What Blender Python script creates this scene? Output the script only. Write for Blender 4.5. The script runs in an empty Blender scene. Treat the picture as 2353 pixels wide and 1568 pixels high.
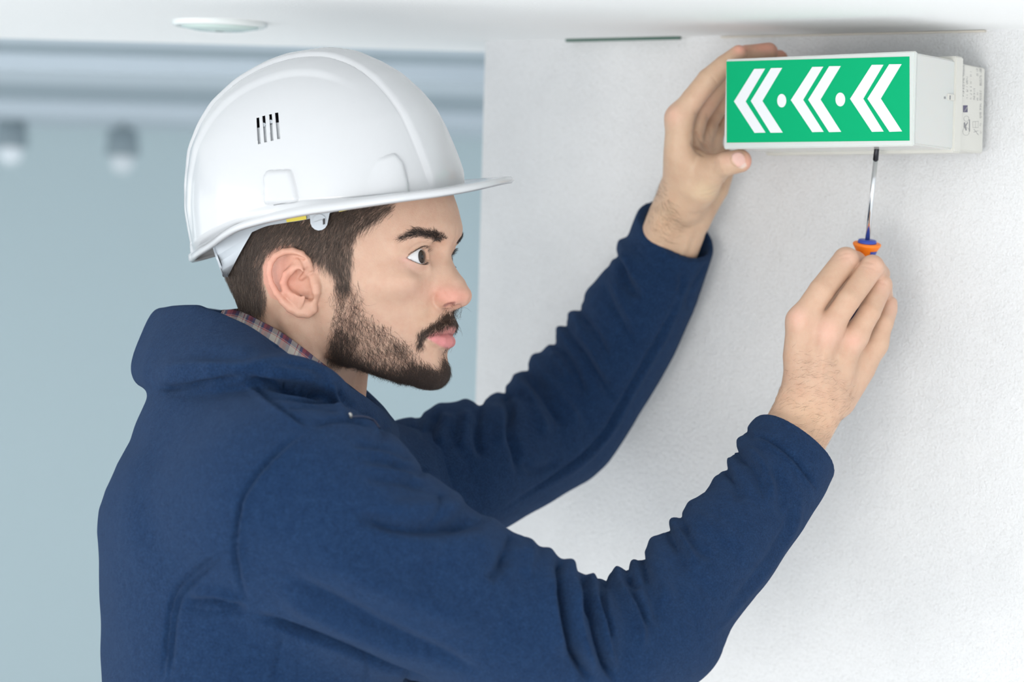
import bpy, bmesh, math, random
import numpy as np
from mathutils import Vector, Matrix
rng = np.random.default_rng(7)
random.seed(7)
SC = bpy.context.scene
COL = SC.collection

# ------------------------------------------------------------------ camera
FPX, CX, CY = 5555.5, 1176.5, 784.0
cam_d = bpy.data.cameras.new('camera')
cam = bpy.data.objects.new('camera', cam_d)
COL.objects.link(cam)
SC.camera = cam
cam_d.sensor_width = 36.0
cam_d.lens = FPX / 2353 * 36
cam_d.clip_start = 0.05
cam_d.clip_end = 60
CAMZ = 2.27
PITCH, ROLL = math.radians(-3.1), math.radians(1.6)
cam.matrix_world = (Matrix.Translation((0, 0, CAMZ)) @ Matrix.Rotation(math.radians(90) + PITCH, 4, 'X')
                    @ Matrix.Rotation(ROLL, 4, 'Z'))
cam_d.dof.use_dof = True
cam_d.dof.focus_distance = 2.07
cam_d.dof.aperture_fstop = 4.0

# ------------------------------------------------------------------ world, lights, exposure
SC.view_settings.view_transform = 'Standard'
SC.view_settings.look = 'None'
SC.view_settings.gamma = 1.0
SC.view_settings.use_curve_mapping = False
SC.view_settings.exposure = 0.08
W = bpy.data.worlds.new('world')
SC.world = W
W.use_nodes = True
wn = W.node_tree
wn.nodes['Background'].inputs['Color'].default_value = (0.91, 0.955, 1.0, 1)
wn.nodes['Background'].inputs['Strength'].default_value = 1.72


def area(name, loc, target, size, power, color=(1, 1, 1), size_y=None):
    l = bpy.data.lights.new(name, 'AREA')
    l.energy = power
    l.color = color
    l.size = size
    if size_y:
        l.shape = 'RECTANGLE'
        l.size_y = size_y
    o = bpy.data.objects.new(name, l)
    COL.objects.link(o)
    o.location = loc
    d = Vector(target) - Vector(loc)
    o.rotation_euler = d.to_track_quat('-Z', 'Y').to_euler()
    return o


area('window_light', (-0.62, -0.25, 1.78), (0.15, 2.1, 2.15), 0.7, 20, (1.0, 0.97, 0.93))
area('side_fill_light', (-2.7, 1.3, 1.9), (0.2, 2.3, 2.1), 1.8, 17, (0.95, 0.98, 1.0))  # unseen fill from the left, added to brighten the wall
area('far_room_fill', (-2.9, 5.2, 1.6), (0.0, 6.8, 1.7), 1.6, 8, (0.96, 1.0, 1.0))  # unseen fill, added to lift the far wall

# ------------------------------------------------------------------ frames
MW = np.array(cam.matrix_world)


def c2w(p):
    """camera frame (x right, y depth, z up) -> world"""
    p = np.asarray(p, dtype=np.float64)
    q = np.stack([p[..., 0], p[..., 2], -p[..., 1]], -1)
    return q @ MW[:3, :3].T + MW[:3, 3]


def c2wd(p):
    p = np.asarray(p, dtype=np.float64)
    q = np.stack([p[..., 0], p[..., 2], -p[..., 1]], -1)
    return q @ MW[:3, :3].T


def w2c(p):
    q = (np.asarray(p, dtype=np.float64) - MW[:3, 3]) @ MW[:3, :3]
    return np.stack([q[..., 0], -q[..., 2], q[..., 1]], -1)


def P(px, py, d):
    return np.array([(px - CX) / FPX * d, d, -(py - CY) / FPX * d])


def PX(v):
    v = np.asarray(v)
    return np.stack([v[..., 0] / v[..., 1] * FPX + CX, CY - v[..., 2] / v[..., 1] * FPX], -1)


# ------------------------------------------------------------------ objects
def tag(o, label=None, cat=None, group=None, kind=None):
    if label: o['label'] = label
    if cat: o['category'] = cat
    if group: o['group'] = group
    if kind: o['kind'] = kind
    return o


def empty(name, loc, label, cat, group=None):
    o = bpy.data.objects.new(name, None)
    COL.objects.link(o)
    o.location = [float(x) for x in loc]
    o.empty_display_size = 0.05
    return tag(o, label, cat, group)


def link(name, me, mat=None, parent=None):
    o = bpy.data.objects.new(name, me)
    COL.objects.link(o)
    if mat: me.materials.append(mat)
    if parent is not None:
        o.parent = parent
        if parent.type == 'EMPTY': o.matrix_parent_inverse = Matrix.Translation(-Vector(parent.location))
    return o


def fast_mesh(name, verts, faces, mat=None, parent=None, smooth=True, world=False, attrs=None):
    """verts in the camera frame unless world; faces (n,3) or (n,4) array or list of lists"""
    v = np.asarray(verts, dtype=np.float64)
    if not world: v = c2w(v)
    me = bpy.data.meshes.new(name)
    if isinstance(faces, np.ndarray):
        n, k = faces.shape
        me.vertices.add(len(v))
        me.vertices.foreach_set('co', v.astype(np.float32).ravel())
        me.loops.add(n * k)
        me.loops.foreach_set('vertex_index', faces.astype(np.int32).ravel())
        me.polygons.add(n)
        me.polygons.foreach_set('loop_start', np.arange(0, n * k, k, dtype=np.int32))
        me.polygons.foreach_set('loop_total', np.full(n, k, dtype=np.int32))
    else:
        me.from_pydata([tuple(x) for x in v], [], [list(f) for f in faces])
    me.update(calc_edges=True)
    if smooth: me.polygons.foreach_set('use_smooth', np.ones(len(me.polygons), dtype=bool))
    if attrs:
        for k_, a in attrs.items():
            a = np.asarray(a, dtype=np.float32)
            if a.ndim == 1:
                at = me.attributes.new(k_, 'FLOAT', 'POINT')
                at.data.foreach_set('value', a)
            elif a.shape[1] == 2:
                at = me.attributes.new(k_, 'FLOAT2', 'POINT')
                at.data.foreach_set('vector', a.ravel())
            else:
                at = me.attributes.new(k_, 'FLOAT_VECTOR', 'POINT')
                at.data.foreach_set('vector', a.ravel())
    me.validate()
    return link(name, me, mat, parent)


# ------------------------------------------------------------------ signed distance fields
class Field:
    def __init__(s, lo, hi, h, big=0.2):
        s.lo = np.array(lo, dtype=np.float32); s.h = np.float32(h)
        s.n = (np.ceil((np.array(hi) - np.array(lo)) / h)).astype(int) + 1
        s.ax = [(s.lo[i] + s.h * np.arange(s.n[i])).astype(np.float32) for i in range(3)]
        s.D = np.full(s.n, big, dtype=np.float32)

    def sl(s, lo, hi):
        a = np.clip(np.floor((np.array(lo) - s.lo) / s.h).astype(int), 0, s.n)
        b = np.clip(np.ceil((np.array(hi) - s.lo) / s.h).astype(int) + 1, 0, s.n)
        return tuple(slice(int(x), int(y)) for x, y in zip(a, b))

    def xyz(s, sl):
        return (s.ax[0][sl[0]][:, None, None], s.ax[1][sl[1]][None, :, None], s.ax[2][sl[2]][None, None, :])

    def op(s, fn, lo, hi, k=0.0, mode='u'):
        sl = s.sl(lo, hi)
        if any(x.stop <= x.start for x in sl): return
        d = fn(*s.xyz(sl)).astype(np.float32)
        D = s.D[sl]
        if mode == 'u':
            s.D[sl] = smin(D, d, k)
        elif mode == 's':
            s.D[sl] = -smin(-D, d, k)
        elif mode == 'i':
            s.D[sl] = -smin(-D, -d, k)

    def cap(s, a, b, ra, rb, k=0.0, mode='u', sc=(1, 1, 1)):
        a = np.array(a, float); b = np.array(b, float)
        m = max(ra, rb) * max(1, 1 / min(sc)) + k * 1.2 + 3 * float(s.h)
        lo = np.minimum(a, b) - m; hi = np.maximum(a, b) + m
        s.op(lambda X, Y, Z: capsule(X, Y, Z, a, b, ra, rb, sc), lo, hi, k, mode)

    def chain(s, pts, rs, k=0.0, mode='u', kk=None):
        """smooth tube through points: built exactly joined, then blended once"""
        pts = [np.array(p, float) for p in pts]
        m = max(rs) + k * 1.2 + 3 * float(s.h)
        lo = np.min(pts, 0) - m; hi = np.max(pts, 0) + m
        sl = s.sl(lo, hi)
        if any(x.stop <= x.start for x in sl): return
        sub = np.full([x.stop - x.start for x in sl], 1e4, dtype=np.float32)
        base = [x.start for x in sl]
        for i in range(len(pts) - 1):
            a, b = pts[i], pts[i + 1]
            mm = max(rs[i], rs[i + 1]) + k * 1.2 + 3 * float(s.h)
            s2 = s.sl(np.minimum(a, b) - mm, np.maximum(a, b) + mm)
            if any(x.stop <= x.start for x in s2): continue
            loc = tuple(slice(x.start - o, x.stop - o) for x, o in zip(s2, base))
            d = capsule(*s.xyz(s2), a, b, rs[i], rs[i + 1])
            sub[loc] = smin(sub[loc], d, kk or 0.0)
        D = s.D[sl]
        if mode == 'u': s.D[sl] = smin(D, sub, k)
        else: s.D[sl] = -smin(-D, sub, k)

    def ell(s, c, r, k=0.0, mode='u', R=None):
        m = max(r) + k * 1.2 + 3 * float(s.h)
        c = np.array(c, float)
        s.op(lambda X, Y, Z: ellipsoid(X, Y, Z, c, r, R), c - m, c + m, k, mode)


def smin(a, b, k):
    if k <= 0: return np.minimum(a, b)
    h = np.maximum(k - np.abs(a - b), 0) / k
    return np.minimum(a, b) - h * h * (k * 0.25)


def capsule(X, Y, Z, a, b, ra, rb, sc=(1, 1, 1)):
    a = a.astype(np.float32) if hasattr(a, 'astype') else np.array(a, np.float32)
    b = b.astype(np.float32) if hasattr(b, 'astype') else np.array(b, np.float32)
    sc = np.array(sc, np.float32)
    ba = (b - a) * sc
    x, y, z = (X - a[0]) * sc[0], (Y - a[1]) * sc[1], (Z - a[2]) * sc[2]
    h = np.clip((x * ba[0] + y * ba[1] + z * ba[2]) / np.float32(max(float(ba @ ba), 1e-12)), 0, 1)
    d = np.sqrt((x - h * ba[0]) ** 2 + (y - h * ba[1]) ** 2 + (z - h * ba[2]) ** 2)
    return d - (np.float32(ra) + h * np.float32(rb - ra))


def ellipsoid(X, Y, Z, c, r, R=None):
    x, y, z = X - np.float32(c[0]), Y - np.float32(c[1]), Z - np.float32(c[2])
    if R is not None:
        R = np.asarray(R, np.float32)
        x, y, z = (R[0, 0] * x + R[0, 1] * y + R[0, 2] * z, R[1, 0] * x + R[1, 1] * y + R[1, 2] * z,
                   R[2, 0] * x + R[2, 1] * y + R[2, 2] * z)
    r = np.array(r, np.float32)
    k0 = np.sqrt((x / r[0]) ** 2 + (y / r[1]) ** 2 + (z / r[2]) ** 2)
    k1 = np.sqrt((x / r[0] ** 2) ** 2 + (y / r[1] ** 2) ** 2 + (z / r[2] ** 2) ** 2) + 1e-9
    return k0 * (k0 - 1) / k1


def trilin(F, p):
    g = (p - F.lo) / F.h
    i = np.clip(np.floor(g).astype(int), 0, F.n - 2)
    t = (g - i).astype(np.float32)
    D = F.D
    x, y, z = i[:, 0], i[:, 1], i[:, 2]
    c = [[[D[x + a, y + b, z + e] for e in (0, 1)] for b in (0, 1)] for a in (0, 1)]
    tx, ty, tz = t[:, 0], t[:, 1], t[:, 2]
    def L(u, v, w): return u + (v - u) * w
    return L(L(L(c[0][0][0], c[0][0][1], tz), L(c[0][1][0], c[0][1][1], tz), ty),
             L(L(c[1][0][0], c[1][0][1], tz), L(c[1][1][0], c[1][1][1], tz), ty), tx)


def grad(F, p, e=None):
    e = e or float(F.h)
    g = np.empty_like(p)
    for k in range(3):
        d = np.zeros(3, np.float32); d[k] = e
        g[:, k] = (trilin(F, p + d) - trilin(F, p - d)) / (2 * e)
    return g


def surface_nets(F):
    D = F.D
    S = D < 0
    c = np.zeros([n - 1 for n in D.shape], np.uint8)
    for i in (0, 1):
        for j in (0, 1):
            for k in (0, 1):
                c += S[i:S.shape[0] - 1 + i, j:S.shape[1] - 1 + j, k:S.shape[2] - 1 + k]
    act = (c > 0) & (c < 8)
    I = np.argwhere(act).astype(np.int32)
    ids = np.full(act.shape, -1, np.int32)
    ids[I[:, 0], I[:, 1], I[:, 2]] = np.arange(len(I))
    acc = np.zeros((len(I), 3), np.float32); cnt = np.zeros(len(I), np.float32)
    for ax in range(3):
        o1, o2 = [a for a in range(3) if a != ax]
        for u in (0, 1):
            for v in (0, 1):
                a = I.copy(); a[:, o1] += u; a[:, o2] += v
                b = a.copy(); b[:, ax] += 1
                va = D[a[:, 0], a[:, 1], a[:, 2]]; vb = D[b[:, 0], b[:, 1], b[:, 2]]
                m = (va < 0) != (vb < 0)
                t = np.where(m, va / np.where(m, va - vb, 1), 0)
                pos = a.astype(np.float32); pos[:, ax] += t
                acc += pos * m[:, None]; cnt += m
    verts = F.lo + F.h * (acc / cnt[:, None])
    quads = []
    for ax in range(3):
        o1, o2 = (ax + 1) % 3, (ax + 2) % 3
        sl0 = [slice(None)] * 3; sl1 = [slice(None)] * 3
        sl0[ax] = slice(0, -1); sl1[ax] = slice(1, None)
        for o in (o1, o2):
            sl0[o] = slice(1, -1); sl1[o] = slice(1, -1)
        A = S[tuple(sl0)]; B = S[tuple(sl1)]
        for fl, M in ((False, A & ~B), (True, ~A & B)):
            E = np.argwhere(M)
            E[:, o1] += 1; E[:, o2] += 1
            q = []
            for du, dv in ((-1, -1), (0, -1), (0, 0), (-1, 0)):
                e = E.copy(); e[:, o1] += du; e[:, o2] += dv
                q.append(ids[e[:, 0], e[:, 1], e[:, 2]])
            q = np.stack(q, 1)
            if fl: q = q[:, ::-1]
            quads.append(q)
    quads = np.concatenate(quads)
    quads = quads[(quads >= 0).all(1)]
    for _ in range(2):
        g = grad(F, verts, 0.5 * float(F.h))
        v = trilin(F, verts)
        g2 = (g * g).sum(1) + 1e-6
        step = np.clip(v / g2, -0.6 * float(F.h), 0.6 * float(F.h))
        verts = verts - g * step[:, None]
    return verts.astype(np.float64), quads


def smooth_verts(v, q, n=1, lam=0.5):
    for _ in range(n):
        acc = np.zeros_like(v); cnt = np.zeros(len(v))
        for a, b in ((0, 1), (1, 2), (2, 3), (3, 0)):
            for i, j in ((a, b), (b, a)):
                for k in range(3):
                    acc[:, k] += np.bincount(q[:, i], weights=v[q[:, j], k], minlength=len(v))
                cnt += np.bincount(q[:, i], minlength=len(v))
        v = v + lam * (acc / np.maximum(cnt, 1)[:, None] - v)
    return v


def vnormals(v, q):
    n = np.cross(v[q[:, 2]] - v[q[:, 0]], v[q[:, 3]] - v[q[:, 1]])
    out = np.zeros_like(v)
    for i in range(4):
        for k in range(3):
            out[:, k] += np.bincount(q[:, i], weights=n[:, k], minlength=len(v))
    return out / (np.linalg.norm(out, axis=1)[:, None] + 1e-12)


# ------------------------------------------------------------------ pixel space tools
def catmull(pts, n=8):
    p = np.array(pts, float)
    if len(p) < 3: 
        t = np.linspace(0, 1, n * (len(p) - 1) + 1)[:, None]
        return p[0] * (1 - t) + p[-1] * t
    q = np.vstack([2 * p[0] - p[1], p, 2 * p[-1] - p[-2]])
    out = []
    for i in range(len(p) - 1):
        a, b, c, d = q[i:i + 4]
        t = np.linspace(0, 1, n, endpoint=False)[:, None]
        out.append(0.5 * ((2 * b) + (-a + c) * t + (2 * a - 5 * b + 4 * c - d) * t ** 2 + (-a + 3 * b - 3 * c + d) * t ** 3))
    out.append(p[-1:])
    return np.vstack(out)


def poly_dist(q, line):
    """distance of points q to polyline, signed side and parameter 0..1"""
    line = np.asarray(line, float)
    best = np.full(len(q), 1e18); side = np.zeros(len(q)); par = np.zeros(len(q))
    seg = np.linalg.norm(np.diff(line, axis=0), axis=1); cum = np.r_[0, np.cumsum(seg)]
    for i in range(len(line) - 1):
        a, b = line[i], line[i + 1]
        ab = b - a
        t = np.clip(((q - a) @ ab) / max(ab @ ab, 1e-9), 0, 1)
        r = q - a - t[:, None] * ab
        d = (r * r).sum(1)
        m = d < best
        best[m] = d[m]
        side[m] = np.sign(ab[0] * r[m, 1] - ab[1] * r[m, 0])
        par[m] = (cum[i] + t[m] * seg[i]) / cum[-1]
    return np.sqrt(best), side, par


def in_poly(q, poly):
    x, y = q[:, 0], q[:, 1]
    ins = np.zeros(len(q), bool)
    n = len(poly)
    for i in range(n):
        x1, y1 = poly[i]; x2, y2 = poly[(i + 1) % n]
        if y1 == y2: continue
        c = ((y1 > y) != (y2 > y)) & (x < (x2 - x1) * (y - y1) / (y2 - y1) + x1)
        ins ^= c
    return ins


def mask(q, poly, feather):
    """1 inside, 0 outside, soft edge of +-feather px"""
    poly = np.asarray(poly, float)
    d, _, _ = poly_dist(q, np.vstack([poly, poly[:1]]))
    s = np.where(in_poly(q, poly), d, -d)
    t = np.clip(s / feather * 0.5 + 0.5, 0, 1)
    return t * t * (3 - 2 * t)


def stroke(v, n, q, strokes, side_ok, wrap_ok=None, gain=1.0):
    """displace v along n; strokes: (points px, width px, amplitude m [, profile])
    profile 'g' gaussian ridge, 's' step fold (ridge on one side, valley on the other), 'c' crease narrow"""
    disp = np.zeros(len(v))
    for st in strokes:
        pts, w, amp = st[0], st[1], st[2]
        prof = st[3] if len(st) > 3 else 'g'
        line = catmull(pts, 6)
        lo = line.min(0) - 3.5 * w; hi = line.max(0) + 3.5 * w
        ok_ = wrap_ok if (prof == 'n' and wrap_ok is not None) else side_ok
        m = np.nonzero((q[:, 0] > lo[0]) & (q[:, 0] < hi[0]) & (q[:, 1] > lo[1]) & (q[:, 1] < hi[1]) & ok_)[0]
        if len(m) == 0: continue
        d, s, t = poly_dist(q[m], line)
        e = np.clip(np.minimum(t, 1 - t) * 4, 0, 1)
        e = e * e * (3 - 2 * e)
        if prof == 'g': f = np.exp(-(d / w) ** 2) * np.maximum(e, 0.0)
        elif prof == 'G': f = np.exp(-(d / w) ** 2)
        elif prof == 's': f = s * (d / w) * np.exp(-(d / w) ** 2 * 0.8) * 1.6 * e
        elif prof == 'c': f = np.exp(-(d / w)) * e
        if prof == 'n':      # wraps over the outline, fades only at its far end
            e1 = np.clip((1 - t) * 1.6, 0, 1)
            f = np.exp(-(d / w) ** 2) * e1 * e1 * (3 - 2 * e1)
        disp[m] += amp * f * ((0.70 if amp > 0 else 0.62) if prof == 'n' else gain)
    return v + n * disp[:, None]


# ------------------------------------------------------------------ materials
def mat(name, base=(0.8, 0.8, 0.8), rough=0.5, metal=0.0, **kw):
    m = bpy.data.materials.new(name)
    m.use_nodes = True
    b = m.node_tree.nodes['Principled BSDF']
    b.inputs['Base Color'].default_value = (*base, 1)
    b.inputs['Roughness'].default_value = rough
    b.inputs['Metallic'].default_value = metal
    for k, v in kw.items():
        b.inputs[k.replace('_', ' ')].default_value = v
    return m


def nn(m, typ, **kw):
    n = m.node_tree.nodes.new(typ)
    for k, v in kw.items():
        if k.startswith('i_'): n.inputs[int(k[2:]) if k[2:].isdigit() else k[2:].replace('_', ' ')].default_value = v
        else: setattr(n, k, v)
    return n


def lk(m, a, b): m.node_tree.links.new(a, b)


def bsdf(m): return m.node_tree.nodes['Principled BSDF']


def coord(m, which='Object', scale=None):
    t = nn(m, 'ShaderNodeTexCoord')
    o = t.outputs[which]
    if scale is not None:
        mp = nn(m, 'ShaderNodeMapping')
        mp.inputs['Scale'].default_value = scale
        lk(m, o, mp.inputs[0]); o = mp.outputs[0]
    return o


def noise(m, vec, scale, detail=4, rough=0.6):
    n = nn(m, 'ShaderNodeTexNoise')
    n.inputs['Scale'].default_value = scale
    n.inputs['Detail'].default_value = detail
    n.inputs['Roughness'].default_value = rough
    lk(m, vec, n.inputs['Vector'])
    return n.outputs['Fac']


def ramp(m, fac, stops):
    r = nn(m, 'ShaderNodeValToRGB')
    e = r.color_ramp.elements
    e[0].position, e[0].color = stops[0][0], (*stops[0][1], 1)
    e[1].position, e[1].color = stops[-1][0], (*stops[-1][1], 1)
    for p, c in stops[1:-1]:
        x = e.new(p); x.color = (*c, 1)
    lk(m, fac, r.inputs[0])
    return r.outputs[0]


def bump(m, h, strength, dist, chain=None):
    b = nn(m, 'ShaderNodeBump')
    b.inputs['Strength'].default_value = strength
    b.inputs['Distance'].default_value = dist
    lk(m, h, b.inputs['Height'])
    if chain is not None: lk(m, chain, b.inputs['Normal'])
    return b.outputs[0]


def mixc(m, fac, a, b, mode='MIX'):
    x = nn(m, 'ShaderNodeMix', data_type='RGBA', blend_type=mode)
    for inp, val in ((x.inputs[0], fac), (x.inputs[6], a), (x.inputs[7], b)):
        if isinstance(val, (int, float)): inp.default_value = val
        elif isinstance(val, tuple): inp.default_value = (*val, 1)
        else: lk(m, val, inp)
    return x.outputs[2]


def attr(m, name, out='Fac'):
    a = nn(m, 'ShaderNodeAttribute', attribute_name=name)
    return a.outputs[out]

# ------------------------------------------------------------------ setting
m_wall = mat('rough_white_plaster', (0.78, 0.785, 0.79), 0.9)
_o = coord(m_wall)
_n1 = noise(m_wall, _o, 330, 4, 0.75)
_n4 = noise(m_wall, _o, 520, 2, 0.5)
_n2 = noise(m_wall, _o, 60, 5, 0.6)
_n3 = noise(m_wall, _o, 9, 4, 0.6)
lk(m_wall, ramp(m_wall, _n3, [(0.25, (0.80, 0.805, 0.81)), (0.6, (0.86, 0.863, 0.866)), (1.0, (0.88, 0.88, 0.88))]), bsdf(m_wall).inputs['Base Color'])
_wc = m_wall.node_tree.nodes['Principled BSDF'].inputs['Base Color'].links[0].from_socket
lk(m_wall, mixc(m_wall, 1.0, _wc, ramp(m_wall, _n4, [(0.25, (0.90, 0.895, 0.885)), (0.5, (1.0, 1.0, 1.0)), (1.0, (1.0, 1.0, 1.0))]), 'MULTIPLY'), bsdf(m_wall).inputs['Base Color'])
_b = bump(m_wall, _n2, 0.35, 0.004)
_b = bump(m_wall, _n1, 0.9, 0.0028, _b)
lk(m_wall, _b, bsdf(m_wall).inputs['Normal'])

m_ceil = mat('painted_white_ceiling', (0.92, 0.925, 0.925), 0.85)
_o = coord(m_ceil)
lk(m_ceil, bump(m_ceil, noise(m_ceil, _o, 260, 3), 0.4, 0.001), bsdf(m_ceil).inputs['Normal'])
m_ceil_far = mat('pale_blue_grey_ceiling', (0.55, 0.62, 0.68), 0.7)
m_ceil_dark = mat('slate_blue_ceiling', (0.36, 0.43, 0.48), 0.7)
m_far = mat('pale_teal_paint', (0.53, 0.635, 0.665), 0.8)
m_trim = mat('beige_sealant', (0.62, 0.58, 0.51), 0.7)
m_green = mat('dark_green_trim', (0.05, 0.12, 0.09), 0.6)
m_floor = mat('pale_floor', (0.78, 0.78, 0.76), 0.6)


def box_w(name, lo, hi, m, parent=None, bev=0.0, kind=None, rot=None):
    bm = bmesh.new()
    bmesh.ops.create_cube(bm, size=1)
    for v in bm.verts:
        v.co = Vector([lo[i] + (v.co[i] + 0.5) * (hi[i] - lo[i]) for i in range(3)])
    if bev: bmesh.ops.bevel(bm, geom=bm.edges[:], offset=bev, segments=2, affect='EDGES')
    if rot is not None: bmesh.ops.transform(bm, matrix=rot, verts=bm.verts)
    me = bpy.data.meshes.new(name)
    bm.to_mesh(me); bm.free()
    o = link(name, me, m, parent)
    if kind: o['kind'] = kind
    return o


CEILH = 2.27 + 0.176
# the plastered wall: slants 36 degrees, its far end stands at the left
TH = math.radians(36)
B0 = c2w(P(2262, 200, 2.205))                       # where the lamp's back rests on the wall
wu = np.array([math.cos(TH), -math.sin(TH), 0.0])    # along the wall, towards the camera side
wnrm = np.array([-math.sin(TH), -math.cos(TH), 0.0]) # out of the wall into the room
E0 = c2w(P(1098, 430, 2.54))
LEN_L = float((B0 - E0) @ wu)


def wall_pt(s, out, z):
    return np.array([B0[0], B0[1], 0]) + wu * s + wnrm * out + np.array([0, 0, z])


WM = Matrix(((wu[0], -wnrm[0], 0, B0[0]), (wu[1], -wnrm[1], 0, B0[1]), (0, 0, 1, 0), (0, 0, 0, 1)))
box_w('wall_right', (-LEN_L, 0.0, 0), (1.6, 0.12, CEILH), m_wall, kind='structure', rot=WM)
box_w('trim_9', (-0.4615, -0.0085, CEILH - 0.0030), (-0.325, -0.0045, CEILH - 0.0003), m_green, kind='structure', rot=WM)
tr = box_w('trim_1', (-0.28, -0.004, CEILH - 0.0022), (0.0, 0.004, CEILH - 0.0005), m_trim, kind='structure', rot=WM)
# the low ceiling (bulkhead) and the ceiling beyond it
box_w('ceiling', (-2.6, -0.3, CEILH), (3.0, 2.72, CEILH + 0.25), m_ceil, kind='structure')
y = 2.72
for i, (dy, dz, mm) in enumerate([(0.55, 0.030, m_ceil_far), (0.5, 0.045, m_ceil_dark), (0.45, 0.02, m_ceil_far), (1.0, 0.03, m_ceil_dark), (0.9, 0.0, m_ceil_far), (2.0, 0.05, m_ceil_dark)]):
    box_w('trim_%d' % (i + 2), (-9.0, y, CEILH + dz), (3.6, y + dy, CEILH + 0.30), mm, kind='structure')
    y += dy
box_w('wall_back', (-9.0, 7.6, 0), (3.6, 7.75, CEILH + 0.3), m_far, kind='structure')
box_w('floor', (-9.0, -1.5, -0.1), (3.6, 7.75, 0), m_floor, kind='structure')


def thing_lathe(name, prof, loc, m, parent, n=40):
    vs, fs = [], []
    for z, r in prof:
        for k in range(n): vs.append((loc[0] + r * math.cos(6.28318 * k / n), loc[1] + r * math.sin(6.28318 * k / n), loc[2] + z))
    for i in range(len(prof) - 1):
        for k in range(n): fs.append((i * n + k, i * n + (k + 1) % n, (i + 1) * n + (k + 1) % n, (i + 1) * n + k))
    fs.append(tuple(range(n))); fs.append(tuple(range((len(prof) - 1) * n, len(prof) * n))[::-1])
    return fast_mesh(name, np.array(vs), fs, m, parent, smooth=True, world=True)


# flush round lamp in the low ceiling
m_glasst = mat('pale_green_glass', (0.62, 0.74, 0.70), 0.15)
m_ring = mat('white_lamp_ring', (0.82, 0.85, 0.84), 0.25)


def at_height(px, py, z):
    a = c2w(P(px, py, 1.0)); c = c2w(np.zeros(3)); t = (z - c[2]) / (a[2] - c[2])
    return c + (a - c) * t


dl = at_height(505, 50, CEILH)
dn = empty('ceiling_light', (dl[0], dl[1], CEILH), 'flush round glass downlight in the low white ceiling', 'ceiling light')
rd = 0.046
thing_lathe('rim', [(0.0, rd), (-0.0035, rd * 1.01), (-0.0055, rd * 0.93), (-0.0040, rd * 0.80)], dl, m_ring, dn)
thing_lathe('glass', [(-0.0025, rd * 0.84), (-0.0062, rd * 0.80), (-0.0085, rd * 0.55), (-0.0092, rd * 0.1)], dl, m_glasst, dn)

# two small spotlights far back under the beams
m_spot = mat('dark_spot_housing', (0.26, 0.32, 0.35), 0.5)
m_bulb = mat('glowing_bulb', (0.35, 0.4, 0.42), 0.7)
bsdf(m_bulb).inputs['Emission Color'].default_value = (0.85, 0.92, 1.0, 1)
for (px, py, d, es, lab) in ((24, 352, 5.6, 0.42, 'left bright spotlight hanging far back under the beams'), (281, 372, 5.6, 0.30, 'right dim spotlight hanging far back behind the helmet')):
    mb = m_bulb.copy(); bsdf(mb).inputs['Emission Strength'].default_value = es
    c = c2w(P(px, py, d))
    sp = empty('spotlight', c, lab, 'spotlight', 'blurred spotlights in the far room')
    thing_lathe('stem', [(CEILH - c[2] + 0.02, 0.006), (0.07, 0.006)], c, m_spot, sp, 12)
    thing_lathe('lamp_housing', [(0.08, 0.018), (0.075, 0.034), (0.02, 0.040), (0.014, 0.040)], c, m_spot, sp, 24)
    thing_lathe('bulb', [(0.016, 0.016), (0.005, 0.027), (-0.014, 0.024), (-0.026, 0.008)], c, mb, sp, 20)

# ------------------------------------------------------------------ person: head and neck
PSI, PHI = math.radians(20), math.radians(5)
FV = np.array([math.cos(PSI) * math.cos(PHI), -math.sin(PSI) * math.cos(PHI), math.sin(PHI)])
RV = np.array([-math.sin(PSI), -math.cos(PSI), 0.0])
UV_ = np.array([-math.cos(PSI) * math.sin(PHI), math.sin(PSI) * math.sin(PHI), math.cos(PHI)])
HO = P(724, 658, 2.1 - 0.0677) - 0.072 * RV


def h2c(v):
    """head frame in mm (forward, right, up) -> camera frame"""
    v = np.asarray(v, float) * 1e-3
    return HO + v[..., :1] * FV + v[..., 1:2] * RV + v[..., 2:3] * UV_


def c2h(v):
    v = (np.asarray(v, float) - HO) * 1e3
    return np.stack([v @ FV, v @ RV, v @ UV_], -1)


def EP(px, py, b):
    """pixel + lateral offset (mm) -> head frame"""
    r = P(px, py, 1.0)
    t = (b * 1e-3 + HO @ RV) / (r @ RV)
    return c2h(r * t)


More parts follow.
